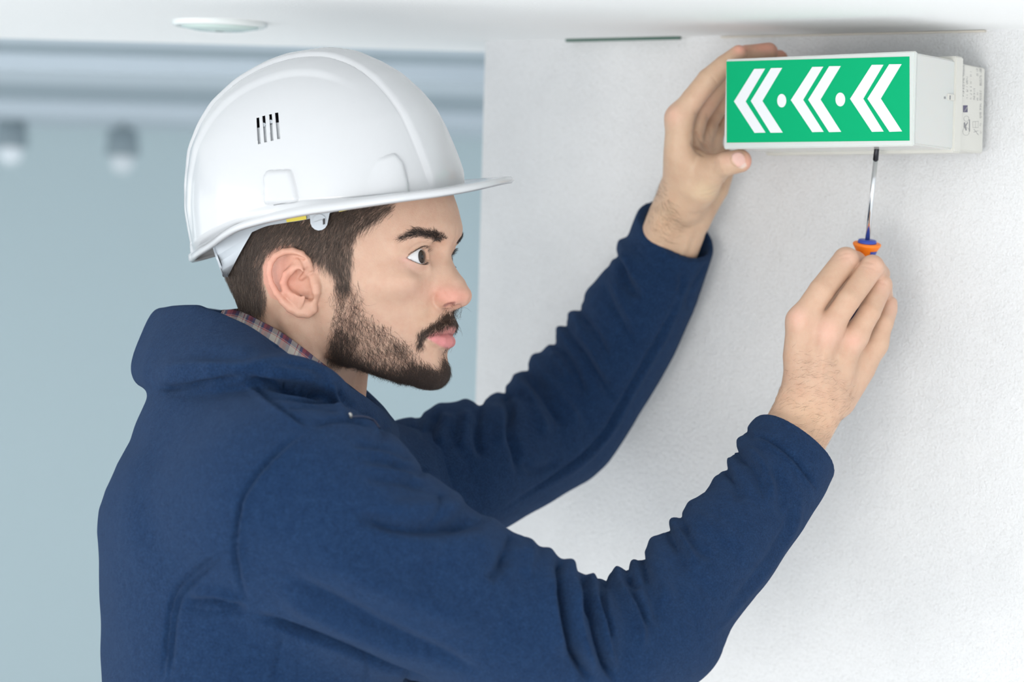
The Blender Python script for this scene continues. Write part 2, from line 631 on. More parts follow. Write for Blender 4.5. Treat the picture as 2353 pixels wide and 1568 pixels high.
HEAD_ROWS = [
    (95, [(92, 0), (91, 12), (86, 25), (75, 38), (58, 50), (40, 58), (10, 66), (-25, 70), (-65, 58), (-98, 0)]),
    (75, [(98, 0), (97, 12), (92, 25), (82, 39), (66, 51), (48, 60), (18, 69), (-20, 73), (-62, 61), (-101, 0)]),
    (55, [(101.5, 0), (100.5, 13), (96, 27), (86.5, 40), (71, 52), (52, 60), (20, 69), (-20, 73), (-60, 62), (-102, 0)]),
    (42, [(101.5, 0), (101, 12), (97.5, 25), (89.5, 38), (76, 49.5), (58, 57), (28, 66), (-20, 73), (-60, 62), (-102, 0)]),
    (32, [(95.5, 0), (94, 12), (91, 25), (85, 38), (75, 48.5), (57, 57), (28, 66), (-20, 72), (-60, 62), (-102, 0)]),
    (20, [(86, 0), (83, 13), (82, 25), (79, 36), (71.5, 46), (60, 54), (30, 66), (-20, 71), (-60, 61), (-102, 0)]),
    (8, [(87, 0), (83.5, 14), (82, 26), (78.5, 37), (70, 48), (58, 57), (32, 67), (-20, 70), (-60, 59), (-98, 0)]),
    (-5, [(88, 0), (85, 14), (81.5, 26), (76.5, 38), (68, 49), (55, 58), (31, 68), (-20, 68), (-60, 55), (-90, 0)]),
    (-20, [(88, 0), (86, 12), (80.5, 24), (74, 36), (65, 46), (52, 54.5), (28, 64.5), (-15, 65), (-60, 50), (-86, 0)]),
    (-35, [(92, 0), (88, 12), (80.5, 24), (72.5, 34), (61, 44), (48, 51.5), (26, 61), (-10, 62), (-60, 45), (-80, 0)]),
    (-50, [(88, 0), (85.5, 12), (79, 23), (70, 33), (58.5, 42), (44, 49.5), (24, 57.5), (-5, 58), (-60, 40), (-78, 0)]),
    (-65, [(83, 0), (81, 12), (75, 22), (66, 31), (54.5, 39), (41, 46), (22, 53.5), (0, 55), (-60, 38), (-76, 0)]),
    (-78, [(81, 0), (79.5, 11), (74.5, 21), (64.5, 29.5), (52, 37), (39, 43.5), (20, 50), (0, 53), (-60, 36), (-76, 0)]),
    (-88, [(79.5, 0), (77.5, 9.5), (70, 19), (60, 27), (48, 34), (36, 41), (18, 47), (0, 50), (-60, 35), (-76, 0)]),
    (-105, [(72, 0), (70, 9), (62, 18), (52, 26), (42, 32), (30, 38), (15, 44), (0, 46), (-60, 34), (-76, 0)]),
]
_A0 = -5.0
_th = np.radians(np.linspace(0, 180, 61))
_tab = []
for c_, pts in HEAD_ROWS:
    pl = catmull([(pts[0][0] * 1.0, 0)] + pts[1:], 10)
    th = np.arctan2(np.maximum(pl[:, 1], 0), pl[:, 0] - _A0); rr = np.hypot(pl[:, 0] - _A0, pl[:, 1])
    o = np.argsort(th)
    _tab.append(np.interp(_th, th[o], rr[o]))
_tab = np.array(_tab)[::-1]
_cs = np.array([r[0] for r in HEAD_ROWS], float)[::-1]
# finer table with cubic interpolation along c
_cf = np.linspace(-105, 95, 201)


def _cubic_rows(xs, ys, xf):
    out = np.empty((len(xf), ys.shape[1]))
    m = np.zeros_like(ys)
    d = np.diff(ys, axis=0) / np.diff(xs)[:, None]
    m[1:-1] = (d[1:] * np.diff(xs)[:-1, None] + d[:-1] * np.diff(xs)[1:, None]) / (np.diff(xs)[:-1] + np.diff(xs)[1:])[:, None]
    m[0], m[-1] = d[0], d[-1]
    for i, x in enumerate(xf):
        k = min(max(np.searchsorted(xs, x) - 1, 0), len(xs) - 2)
        h = xs[k + 1] - xs[k]; t = (x - xs[k]) / h
        out[i] = ((2 * t ** 3 - 3 * t ** 2 + 1) * ys[k] + (t ** 3 - 2 * t ** 2 + t) * h * m[k]
                  + (-2 * t ** 3 + 3 * t ** 2) * ys[k + 1] + (t ** 3 - t ** 2) * h * m[k + 1])
    return out


_TF = _cubic_rows(_cs, _tab, _cf)


def head_base(X, Y, Z):
    r = np.sqrt((X - _A0) ** 2 + Y ** 2)
    th = np.arctan2(Y, X - _A0)
    ti = np.clip(th / (math.pi / 60), 0, 59.999); i = ti.astype(int); tt = (ti - i).astype(np.float32)
    zf = np.clip(Z + 105, 0, 199.999); k = zf.astype(int); tk = (zf - k).astype(np.float32)
    i2, k2 = np.broadcast_arrays(i, k)
    T = _TF.astype(np.float32)
    R_ = ((T[k2, i2] * (1 - tt) + T[k2, i2 + 1] * tt) * (1 - tk) + (T[k2 + 1, i2] * (1 - tt) + T[k2 + 1, i2 + 1] * tt) * tk)
    d = (r - R_) * 0.9
    top = Z - 80.0
    # underside of the jaw
    xs = X + 0 * Y
    jaw = np.interp(xs, [-30, -12, 0, 20, 48, 66, 76, 90], [-10, -48, -62, -70, -84, -89, -90, -88]).astype(np.float32)
    bot = (jaw - Z) * 0.9
    d = -smin(-d, -top, 8.0)
    return -smin(-d, -bot, 9.0)


HF = Field((-120, -2.4, -185), (126, 96, 128), 0.8, big=30.0)
HF.op(head_base, (-115, -5, -110), (115, 80, 90), 0)
HF.ell((-8, 0, 38), (105, 74, 86), k=14)
# neck
HF.cap((-42, 0, -22), (-104, 0, -170), 52, 58, k=22, sc=(1, 1.0, 1))
HF.chain([(-28, 56, -28), (-20, 50, -60), (-22, 34, -105), (-30, 15, -150)], [11, 11, 11, 9], k=14)      # neck muscle
HF.ell((-20, 0, -118), (13, 12, 14), k=14)                                            # throat
# brow ridge, cheekbone, chin
HF.chain([(93, 4, 37), (90.5, 17, 39), (85, 31, 41), (75.5, 43, 37), (67, 49, 28)], [7.5, 7.5, 7, 6, 5], k=8)
HF.ell((58, 43, -2), (20, 14.5, 12), k=12)
HF.ell((67, 0, -77), (13, 18, 12), k=10)
# eye socket: gentle hollow on the inner side, then the lids over the ball
EYE = np.array([72.5, 32.0, 18.5])
HF.ell((91.5, 18, 21), (7, 8, 11), k=9, mode='s')
HF.ell((88, 44, 9), (7, 12, 6), k=10, mode='s')
HF.ell(EYE, (13.4, 13.6, 13.4), k=5)
# nose
HF.chain([(88.0, 0, 31), (86.4, 0, 21), (88.2, 0, 12), (93.4, 0, 3), (98.8, 0, -6), (101.8, 0, -15)], [4.6, 4.6, 5, 5.7, 6.6, 8.6], k=7, kk=1)
HF.chain([(82.5, 8, 15), (86.5, 10.5, 0), (91, 11.5, -12)], [4.5, 5.6, 6.5], k=9)
HF.chain([(87, 4, 12), (92, 5.5, 3), (97.5, 6.5, -7)], [4.5, 5.5, 6.5], k=8)
HF.ell((102.8, 3.0, -17.2), (7.6, 6.4, 7.2), k=4)
HF.ell((94.8, 12.2, -18.0), (10.0, 6.2, 8.4), k=5.5)
HF.ell((98.5, 7.5, -15.0), (8, 7, 7), k=5)
HF.chain([(104, 0, -21.5), (96, 0, -24.5)], [3.6, 3.6], k=3)
HF.chain([(102.0, 5.6, -26.0), (97.5, 7.4, -27.0), (93.5, 9.4, -27.0)], [1.9, 2.8, 1.9], k=1.6, mode='s')
HF.chain([(98, 7.5, -26), (92, 7, -18)], [2.3, 1.6], k=1.5, mode='s')
for _i in (0,):
    HF.chain([EP(1019, 707, 14), EP(1026, 702, 15), EP(1036, 699, 14), EP(1046, 699, 10)], [0.8, 1.9, 2.5, 1.4], k=0.8, mode='s')
# lips
HF.chain([(91.2, 0, -36), (90.2, 0, -29)], [3.0, 3.0], k=6)
HF.chain([(89.4, 3.0, -40.6), (87.6, 10, -41.6), (83.8, 18, -44.8), (78.2, 25, -48.8)], [5.0, 4.6, 3.5, 1.8], k=4.5, kk=1)
HF.chain([(85.6, 0, -55.0), (84.3, 10, -54.4), (81.5, 18, -52.6), (77.5, 25, -50)], [6.0, 5.4, 3.8, 1.8], k=4.0, kk=1)
HF.chain([(95.5, 0, -48.0), (93.8, 8, -48.0), (89.8, 15, -48.4), (85.0, 21, -49.2), (79.5, 26, -49.8)], [2.9, 2.4, 1.3, .9, .7], k=2.2, mode='s')
HF.chain([(91.6, 0, -48.0), (90, 8, -48.0), (87.0, 14, -48.4)], [2.0, 1.7, .9], k=2.0, mode='s')
HF.ell((90, 0, -67), (5.5, 15, 4.0), k=7, mode='s')
HF.ell((78.0, 29.5, -50), (4, 3.5, 6), k=6, mode='s')


def lid_fn(X, Y, Z):
    x, y, z = X - EYE[0], Y - EYE[1], Z - EYE[2]
    az = np.degrees(np.arctan2(y + 0 * x, x + 0 * y))
    el = np.degrees(np.arctan2(z, np.sqrt(x * x + y * y)))
    up = np.interp(az, [-60, -40, -30, -12, 0, 15, 32, 52, 70, 84, 100], [-14, -9, 0, 19, 26, 28, 25, 16, 6, -4, -14])
    lo = np.interp(az, [-60, -40, -30, -12, 0, 20, 40, 60, 74, 84, 100], [0, -9, -16, -25, -29, -31, -27, -18, -10, -4, 4])
    return (np.maximum(lo - el, el - up) * 0.22).astype(np.float32)


def lid_cut(X, Y, Z):
    x, y, z = X - EYE[0], Y - EYE[1], Z - EYE[2]
    rr = np.sqrt(x * x + y * y + z * z)
    return np.maximum(lid_fn(X, Y, Z), np.maximum(-(x + 6) * 0.8, rr - 26))


def lid_rim(X, Y, Z):
    x, y, z = X - EYE[0], Y - EYE[1], Z - EYE[2]
    rr = np.sqrt(x * x + y * y + z * z)
    l = np.abs(lid_fn(X, Y, Z))
    return np.sqrt((rr - 12.9) ** 2 + l * l) - 0.9


_lo, _hi = EYE - 24, EYE + 24
HF.op(lid_cut, _lo, _hi, 1.2, 's')
HF.ell(EYE, (12.35,) * 3, k=0.4, mode='s')
# ear
def ep(l): return [EP(*p) for p in l]
_er = np.radians(22)
_c = EP(668, 648, 77)
_Re = np.array([[math.cos(_er), math.sin(_er), 0.0], [-math.sin(_er), math.cos(_er), 0], [0, 0, 1.0]])
_t2 = np.radians(-14)
_Rt = np.array([[math.cos(_t2), 0, -math.sin(_t2)], [0, 1, 0], [math.sin(_t2), 0, math.cos(_t2)]])
HF.ell(_c + np.array([-1.5, -1.0, 2]), (19, 4.2, 28), k=3, R=_Rt.T @ _Re if False else _Rt @ _Re)
HF.cap(_c + np.array([10, -9, -2]), _c + np.array([-2, -9, 2]), 11, 9, k=5)
helix = ep([(714, 618, 75), (706, 598, 78), (692, 584, 80), (672, 577, 82), (652, 579, 84.5), (634, 588, 86.5), (622, 604, 88), (619, 628, 88), (624, 652, 86.5), (635, 674, 84), (650, 693, 81), (668, 708, 78), (688, 717, 75.5), (706, 719, 73.5), (719, 713, 71.5)])
HF.chain(helix, [2.6, 2.9, 3.1, 3.1, 3.0, 3.0, 2.9, 2.8, 2.7, 2.8, 3.3, 4.2, 4.8, 4.6, 3.6], k=1.6, kk=0.8)
HF.chain(ep([(630, 598, 85.5), (628, 622, 86.5), (632, 647, 85)]), [1.6, 1.7, 1.4], k=1.5, mode='s')
HF.chain(ep([(700, 596, 80), (684, 590, 82), (660, 590, 84), (641, 598, 86)]), [1.2, 1.5, 1.6, 1.6], k=1.5, mode='s')
HF.ell(EP(690, 648, 80), (9.0, 8.5, 8.5), k=2.0, mode='s')
HF.ell(EP(682, 652, 80), (10, 8.0, 8.0), k=2.5, mode='s')
HF.ell(EP(700, 668, 77), (7.0, 7.5, 6.5), k=2.5, mode='s')
HF.ell(EP(688, 632, 79), (5.0, 6.5, 6.0), k=2.5, mode='s')
HF.chain(ep([(692, 612, 79.5), (674, 616, 81.5), (657, 630, 82.8), (650, 650, 82.4), (657, 670, 80), (672, 683, 77.5), (692, 692, 75.8), (706, 697, 74.5)]), [1.6, 2.4, 3.0, 3.1, 3.0, 2.8, 2.6, 2.2], k=3.2, kk=1)
HF.ell(EP(700, 606, 76), (5.5, 4.0, 5.0), k=3)
HF.chain(ep([(712, 612, 74.5), (704, 628, 74.5), (692, 640, 73)]), [2.6, 2.2, 1.5], k=2.5)
HF.chain(ep([(722, 640, 73), (726, 656, 74.5), (727, 672, 74.5), (724, 686, 72.5)]), [3.2, 3.8, 3.6, 2.8], k=3.5)
HF.chain(ep([(700, 704, 74), (716, 700, 72.5)]), [4.2, 4.2], k=4)
HF.ell(EP(712, 683, 76.5), (2.6, 5.0, 3.2), k=2, mode='s')

# mirror to the other side and mesh
_ny0 = int(round(2.4 / 0.8))
full = Field((-120, -96, -185), (126, 96, 128), 0.8, big=30.0)
half = HF.D[:, _ny0:, :]
full.D = np.concatenate([half[:, :0:-1, :], half], axis=1)
full.n = np.array(full.D.shape)
full.lo = np.array([-120, -0.8 * (half.shape[1] - 1), -185], np.float32)
hv, hq = surface_nets(full)
del HF
hn = vnormals(hv, hq)
hsym = hv.copy(); hsym[:, 1] = np.abs(hsym[:, 1])
hpx = PX(h2c(hsym))
_nc = hn * np.array([1, 1, 1]); _nc[:, 1] = np.where(hv[:, 1] < 0, -_nc[:, 1], _nc[:, 1])
_ncam = _nc[:, :1] * FV + _nc[:, 1:2] * RV + _nc[:, 2:3] * UV_
_vis = _ncam[:, 1] < -0.02
HEAD_STROKES = [   # millimetres
    ([(932, 590), (944, 573), (962, 561), (986, 560), (1002, 572)], 3.6, -0.75), ([(936, 584), (950, 567), (970, 554), (992, 555)], 6, 0.35),      # upper lid crease
    ([(935, 598), (925, 600), (915, 603)], 4, -0.35),
    ([(948, 617), (968, 624), (990, 620)], 9, -0.5),                                   # under eye
    ([(945, 640), (970, 646), (1000, 640)], 14, 0.4),
    ([(1002, 672), (993, 690), (990, 712), (984, 735)], 9, -0.8),                      # nose-cheek fold
    ([(1040, 712), (1046, 735)], 6, -0.5), ([(1006, 668), (997, 682), (998, 700), (1010, 713)], 4, -0.7), ([(1020, 662), (1030, 676), (1035, 690)], 6, -0.5),
]
hv = stroke(hv, hn, hpx, HEAD_STROKES, _vis)

# ------------------------------------------------------------------ skin colour (the skin's own variation, plus shade painted at nostril and mouth seam)
def lerp3(base, col, m): return base * (1 - m[:, None]) + np.array(col) * m[:, None]


def blob(q, cx, cy, rx, ry): return np.exp(-(((q[:, 0] - cx) / rx) ** 2 + ((q[:, 1] - cy) / ry) ** 2))


SKIN = (0.59, 0.388, 0.285)
BEARD_POLY = [(812, 640), (824, 668), (836, 705), (866, 732), (905, 760), (938, 782), (962, 770), (968, 764), (985, 752), (1006, 738), (1024, 718), (1034, 708), (1062, 706), (1066, 740), (1050, 742), (1030, 746), (1006, 760), (984, 768), (974, 778), (966, 800), (962, 822), (985, 838), (1010, 848), (1015, 824), (1023, 805), (1055, 805), (1050, 930), (900, 930), (840, 890), (800, 866), (764, 845), (756, 800), (758, 756), (766, 710), (765, 650)]
HAIR_POLY = [(915, 380), (908, 467), (897, 490), (862, 514), (826, 534), (810, 560), (808, 598), (806, 640), (800, 668), (770, 668), (766, 632), (744, 612), (714, 597), (700, 575), (672, 562), (640, 566), (612, 590), (606, 640), (612, 690), (600, 722), (560, 732), (505, 735), (400, 700), (400, 380)]


def skin_col(q, c0=SKIN):
    c = np.tile(np.array(c0, float), (len(q), 1))
    return c


hc = skin_col(hpx)
EARP = [(735, 612), (712, 590), (690, 572), (664, 562), (636, 566), (614, 585), (604, 612), (606, 650), (622, 685), (650, 716), (690, 736), (722, 734), (736, 710)]
ears = (hsym[:, 1] > 66) & in_poly(hpx, EARP)
hc = lerp3(hc, (0.72, 0.30, 0.23), ears * (0.25 + 0.75 * blob(hpx, 640, 640, 60, 70)) * 0.62)
hc = lerp3(hc, (0.70, 0.30, 0.24), np.clip(blob(hpx, 1040, 682, 46, 26) * 1.05 + 0.3 * blob(hpx, 1010, 675, 18, 16), 0, 1) * 0.62)
hc = lerp3(hc, (0.62, 0.37, 0.33), blob(hpx, 950, 612, 34, 12) * 0.35)
hc = lerp3(hc, (0.62, 0.34, 0.30), blob(hpx, 936, 597, 16, 7) * 0.6)
hc = lerp3(hc, (0.67, 0.40, 0.31), blob(hpx, 955, 670, 50, 26) * 0.35)
hc = lerp3(hc, (0.64, 0.42, 0.27), blob(hpx, 980, 720, 30, 40) * 0.25)
LIPU = [(978, 774), (992, 766), (1010, 758), (1026, 749), (1046, 742), (1070, 744), (1066, 768), (1034, 769), (1010, 771)]
LIPL = [(978, 774), (1010, 771), (1034, 767), (1070, 766), (1070, 800), (1040, 805), (1026, 802), (1008, 794), (992, 784)]
_front = hsym[:, 0] > 60
hc = lerp3(hc, (0.58, 0.24, 0.22), np.clip(mask(hpx, LIPU, 4) * 0.9, 0, 1) * _front)
hc = lerp3(hc, (0.66, 0.24, 0.25), np.clip(mask(hpx, LIPL, 4) * 0.9, 0, 1) * _front)
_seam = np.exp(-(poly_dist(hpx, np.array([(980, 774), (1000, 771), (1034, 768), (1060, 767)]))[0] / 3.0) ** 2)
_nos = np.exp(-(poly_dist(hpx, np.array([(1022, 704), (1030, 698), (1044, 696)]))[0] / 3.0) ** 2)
hc = lerp3(hc, (0.24, 0.08, 0.07), _nos * 0.8 * _front)  # shade of the nostril opening painted into the colour
hc = lerp3(hc, (0.30, 0.08, 0.08), _seam * 0.8 * _front)  # shade between the lips painted as a dark line
bm_ = mask(hpx, BEARD_POLY, 16)
JAWL = np.array([(758, 830), (800, 858), (850, 880), (914, 892), (990, 898), (1028, 866)])
_jd = poly_dist(hpx, JAWL)[0]
dens = np.clip(0.27 + 1.0 * np.exp(-(_jd / 36) ** 2) + 0.6 * blob(hpx, 965, 856, 46, 26) + 0.25 * blob(hpx, 785, 790, 30, 50) + 0.2 * blob(hpx, 915, 795, 22, 16), 0, 1.05)
dens *= 1 - np.clip((-hsym[:, 2] - 64) / 5, 0, 1) * np.clip((24 - hsym[:, 0]) / 6, 0, 1)
dens = np.maximum(dens, 1.25 * blob(hpx, 1046, 726, 30, 18))
dens = np.maximum(dens, 1.1 * np.exp(-(poly_dist(hpx, np.array([(1056, 728), (1030, 735), (1000, 752), (974, 772), (966, 790)]))[0] / 9.0) ** 2))
dens = np.maximum(dens, 1.2 * blob(hpx, 1030, 828, 14, 34))
dens *= np.clip(1 - 0.8 * blob(hpx, 960, 790, 30, 26), 0, 1)
beard_d = bm_ * dens * (hpx[:, 0] > 740)
hc = lerp3(hc, (0.20, 0.12, 0.09), beard_d * 0.45)
hair_m = mask(hpx, HAIR_POLY, 8) * (1 - ears) 
_hm = hair_m
hc = lerp3(hc, (0.13, 0.09, 0.07), np.clip(_hm * 0.62, 0, 1))
hc = lerp3(hc, (0.15, 0.09, 0.07), 0.5 * mask(hpx, [(917, 548), (940, 532), (960, 524), (985, 528), (1010, 535), (1024, 548), (1010, 557), (985, 548), (958, 544)], 5))

m_skin = mat('skin', (0.8, 0.6, 0.5), 0.48)
_b = bsdf(m_skin)
_o = coord(m_skin)
_v = nn(m_skin, 'ShaderNodeAttribute', attribute_name='tint').outputs['Color']
_f = ramp(m_skin, noise(m_skin, _o, 90, 5, 0.65), [(0.3, (0.93, 0.86, 0.84)), (0.7, (1.0, 1.0, 1.0))])
lk(m_skin, mixc(m_skin, 1.0, _v, _f, 'MULTIPLY'), _b.inputs['Base Color'])
_b.inputs['Subsurface Weight'].default_value = 0.22
_b.inputs['Subsurface Radius'].default_value = (1.0, 0.35, 0.2)
_b.inputs['Subsurface Scale'].default_value = 0.005
_b.inputs['Specular IOR Level'].default_value = 0.35
_nb = bump(m_skin, noise(m_skin, _o, 1300, 3, 0.6), 0.30, 0.0007)
_nb = bump(m_skin, noise(m_skin, _o, 220, 3, 0.6), 0.10, 0.0012, _nb)
lk(m_skin, _nb, _b.inputs['Normal'])

BODY = [(h2c(hv), hq, hc)]       # further pieces of the same body join here
HEADM = (hv, hq, hn, hpx, hsym, _vis)
person = empty('person', c2w(P(640, 1500, 2.15)), 'person in a navy fleece reaching up with both arms to the green sign', 'person')

# ------------------------------------------------------------------ eyes
def lathe(name, prof, origin, axis, n, m, parent, up=(0, 0, 1), smooth=True, attrs=None):
    """profile [(t along the axis, r)] turned about an axis given in the camera frame"""
    ax = np.array(axis, float); ax /= np.linalg.norm(ax)
    u = np.cross(up, ax); u /= np.linalg.norm(u); w = np.cross(ax, u)
    vs, fs = [], []
    for t, r in prof:
        for k in range(n):
            a = 2 * math.pi * k / n
            vs.append(np.array(origin) + ax * t + (u * math.cos(a) + w * math.sin(a)) * r)
    for i in range(len(prof) - 1):
        for k in range(n):
            k2 = (k + 1) % n
            fs.append((i * n + k, i * n + k2, (i + 1) * n + k2, (i + 1) * n + k))
    if prof[0][1] > 1e-6: fs.append(tuple(range(n))[::-1])
    if prof[-1][1] > 1e-6: fs.append(tuple(range((len(prof) - 1) * n, len(prof) * n)))
    return fast_mesh(name, np.array(vs), fs, m, parent, smooth)


m_sclera = mat('eye_white', (0.62, 0.615, 0.62), 0.12, Coat_Weight=0.6)
m_iris = mat('brown_iris', (0.016, 0.008, 0.005), 0.3, Coat_Weight=0.2)
m_pupil = mat('black_pupil', (0.004, 0.004, 0.005), 0.08)
for sgn in (1, -1):
    ec = h2c(np.array([EYE[0], EYE[1] * sgn, EYE[2]]))
    g = np.array([0.87, -0.49, 0.04]) if sgn > 0 else np.array([0.94, -0.33, 0.04])
    g = g / np.linalg.norm(g)
    R0 = 0.0122
    a0 = math.asin(0.0059 / R0)
    prof = [(-R0 * math.cos(a), max(R0 * math.sin(a), 1e-5)) for a in np.linspace(0, math.pi - a0, 28)]
    eye = lathe('eye', prof, ec, g, 40, m_sclera, person)
    zc = R0 * math.cos(a0)
    ir = lathe('iris', [(zc - 0.0002, 0.0060), (zc + 0.0004, 0.0052), (zc + 0.0010, 0.0035), (zc + 0.0012, 0.0026)], ec, g, 40, m_iris, eye)
    lathe('pupil', [(zc + 0.00118, 0.0028), (zc + 0.0013, 0.0012), (zc + 0.00135, 1e-5)], ec, g, 24, m_pupil, eye)

# ------------------------------------------------------------------ hair
def strands(name, roots, normals, dirs, length, radius, curl, lift, mats, parent, nseg=4, sides=3, label=None, waves=None, seed=1):
    """each hair a tapered tube; arrays in the camera frame, metres"""
    r = np.random.default_rng(seed)
    N = len(roots)
    T = dirs - (dirs * normals).sum(1)[:, None] * normals
    T /= np.linalg.norm(T, axis=1)[:, None] + 1e-9
    B = np.cross(normals, T)
    ph = r.uniform(0, 6.28, N); fr = r.uniform(0.7, 1.6, N)
    side = r.normal(0, 1, N)
    pts = []
    for i in range(nseg + 1):
        s = i / nseg
        f = s * (1 - 0.15 * s)
        p = (roots + T * (length * f)[:, None] + normals * (lift * length * np.sin(s * 1.9) * 0.55)[:, None]
             + B * (curl * length * (side * s * s * 0.5 + 0.35 * np.sin(ph + fr * s * 5.0) * s))[:, None]
             + normals * (curl * length * 0.25 * np.sin(ph * 1.7 + fr * s * 4.0) * s)[:, None])
        pts.append(p)
    pts = np.array(pts)                       # seg, N, 3
    tan = np.gradient(pts, axis=0)
    tan /= np.linalg.norm(tan, axis=2)[..., None] + 1e-12
    u = np.cross(tan, normals[None]); u /= np.linalg.norm(u, axis=2)[..., None] + 1e-9
    w = np.cross(tan, u)
    V = np.empty((nseg + 1, sides, N, 3))
    for i in range(nseg + 1):
        rad = radius * (1 - 0.80 * (i / nseg) ** 1.5)
        for k in range(sides):
            a = 2 * math.pi * k / sides
            V[i, k] = pts[i] + (u[i] * math.cos(a) + w[i] * math.sin(a)) * np.reshape(rad, (-1, 1))
    idx = np.arange((nseg + 1) * sides * N).reshape(nseg + 1, sides, N)
    F = []
    for i in range(nseg):
        for k in range(sides):
            k2 = (k + 1) % sides
            F.append(np.stack([idx[i, k], idx[i, k2], idx[i + 1, k2], idx[i + 1, k]], 1))
    shade = np.tile(r.uniform(0, 1, N), ((nseg + 1) * sides, 1)).ravel()
    o = fast_mesh(name, V.reshape(-1, 3), np.concatenate(F), mats, parent, attrs={'shade': shade})
    o['kind'] = 'stuff'
    if label: o['label'] = label
    return o


def scatter(v, q, weight, n, seed=3):
    """random points on quads, density by per-vertex weight; returns quad index, bary weights"""
    r = np.random.default_rng(seed)
    a = 0.5 * np.linalg.norm(np.cross(v[q[:, 2]] - v[q[:, 0]], v[q[:, 3]] - v[q[:, 1]]), axis=1)
    w = a * weight[q].mean(1)
    w = w / w.sum()
    f = r.choice(len(q), n, p=w)
    s, t = r.uniform(0, 1, n), r.uniform(0, 1, n)
    bw = np.stack([(1 - s) * (1 - t), s * (1 - t), s * t, (1 - s) * t], 1)
    return f, bw


def field_dir(q, ctrl, p=3.0):
    """smooth direction field in the picture plane of the head's side, from (x, y, dx, dy)"""
    c = np.array(ctrl, float)
    d2 = ((q[:, None, :] - c[None, :, :2]) ** 2).sum(2) + 30
    w = d2 ** (-p / 2)
    w /= w.sum(1)[:, None]
    d = w @ c[:, 2:]
    return d / (np.linalg.norm(d, axis=1)[:, None] + 1e-9)


def hair_mat(name, dark, light, rough=0.42):
    m = mat(name, dark, rough)
    lk(m, ramp(m, attr(m, 'shade'), [(0.0, dark), (0.75, dark), (1.0, light)]), bsdf(m).inputs['Base Color'])
    bsdf(m).inputs['Specular IOR Level'].default_value = 0.6
    return m


m_hair = hair_mat('dark_brown_hair', (0.080, 0.056, 0.044), (0.30, 0.225, 0.175))
m_beard = hair_mat('dark_brown_beard', (0.046, 0.028, 0.021), (0.15, 0.09, 0.065))
m_brow = hair_mat('dark_eyebrow_hair', (0.028, 0.019, 0.016), (0.07, 0.045, 0.035))


def grow(name, weight, n, ctrl, length, jitter, radius, curl, lift, m, seed, nseg=4, label=None, lenfn=None, nseg_=None):
    nseg = nseg_ or nseg
    f, bw = scatter(hv, hq, weight, n, seed)
    Q = hq[f]
    pos = (hv[Q] * bw[..., None]).sum(1)
    nor = (hn[Q] * bw[..., None]).sum(1); nor /= np.linalg.norm(nor, axis=1)[:, None]
    ps = pos.copy(); ps[:, 1] = np.abs(ps[:, 1])
    px = PX(h2c(ps))
    r = np.random.default_rng(seed + 50)
    d2 = field_dir(px, ctrl)
    ang = r.normal(0, jitter, n)
    d2 = np.stack([d2[:, 0] * np.cos(ang) - d2[:, 1] * np.sin(ang), d2[:, 0] * np.sin(ang) + d2[:, 1] * np.cos(ang)], 1)
    # picture plane direction -> camera frame -> head frame, mirrored for the far side
    dc = np.stack([d2[:, 0], np.zeros(n), -d2[:, 1]], 1)
    dh = np.stack([dc @ FV, dc @ RV, dc @ UV_], -1)
    dh[:, 1] = np.where(pos[:, 1] < 0, -dh[:, 1], dh[:, 1])
    L_ = length * r.uniform(0.65, 1.25, n)
    if lenfn is not None: L_ = L_ * lenfn(px)
    tocam = lambda a: a[:, :1] * FV + a[:, 1:2] * RV + a[:, 2:3] * UV_
    return strands(name, h2c(pos - nor * 0.25), tocam(nor), tocam(dh), L_, radius, curl, lift, m, person, nseg, 3, label, seed=seed)


# head hair: short, swept down and back
hw = _hm * (hpx[:, 1] > 455) * (hsym[:, 2] < 75)
# thinning edge at the temple and nape
edge = mask(hpx, HAIR_POLY, 44)
hw = hw * (0.10 + 0.90 * edge ** 1.4)
HCTRL = [(880, 480, -0.75, 0.65), (840, 500, -0.6, 0.8), (800, 530, -0.35, 0.9), (790, 580, -0.05, 1), (785, 640, 0.15, 1), (740, 570, -0.45, 0.9),
         (760, 600, 0.15, 1), (700, 540, -0.55, 0.83), (640, 545, -0.6, 0.8), (600, 580, -0.5, 0.85), (590, 660, -0.35, 0.95), (560, 600, -0.45, 0.9),
         (540, 680, -0.30, 0.95), (600, 700, -0.05, 1), (520, 640, -0.35, 0.9), (700, 500, -0.5, 0.8), (620, 500, -0.5, 0.8)]
grow('hair', hw, 32000, HCTRL, 0.0125, 0.15, 0.00012, 0.22, 0.26, m_hair, 11, 4, 'short dark brown hair')
# beard and moustache
BCTRL = [(790, 680, 0.05, 1), (800, 740, 0.1, 1), (780, 800, 0.1, 1), (840, 780, 0.3, 0.95), (900, 790, 0.5, 0.85), (850, 850, 0.25, 1), (920, 860, 0.35, 0.95),
         (980, 870, 0.2, 1), (1010, 870, 0.25, 1), (1024, 830, 0.1, 1), (1045, 725, 0.15, 1), (1020, 740, -0.45, 0.9), (990, 757, -0.7, 0.7), (968, 790, -0.15, 1), (940, 840, 0.2, 1)]
bw_ = np.where(beard_d > 0.04, beard_d, 0)
_ms = mask(hpx, [(960, 796), (964, 766), (984, 752), (1006, 738), (1024, 716), (1036, 706), (1066, 706), (1066, 742), (1047, 743), (1028, 748), (1006, 760), (984, 770), (974, 782), (968, 798)], 11) * (hsym[:, 0] > 60) * np.clip((-28.0 - hsym[:, 2]) / 3, 0, 1)
_ms = _ms ** 1.6
bw_ = bw_ * (1 - _ms) * (1 - 0.9 * (hsym[:, 2] < -88) * (hsym[:, 0] < 30))
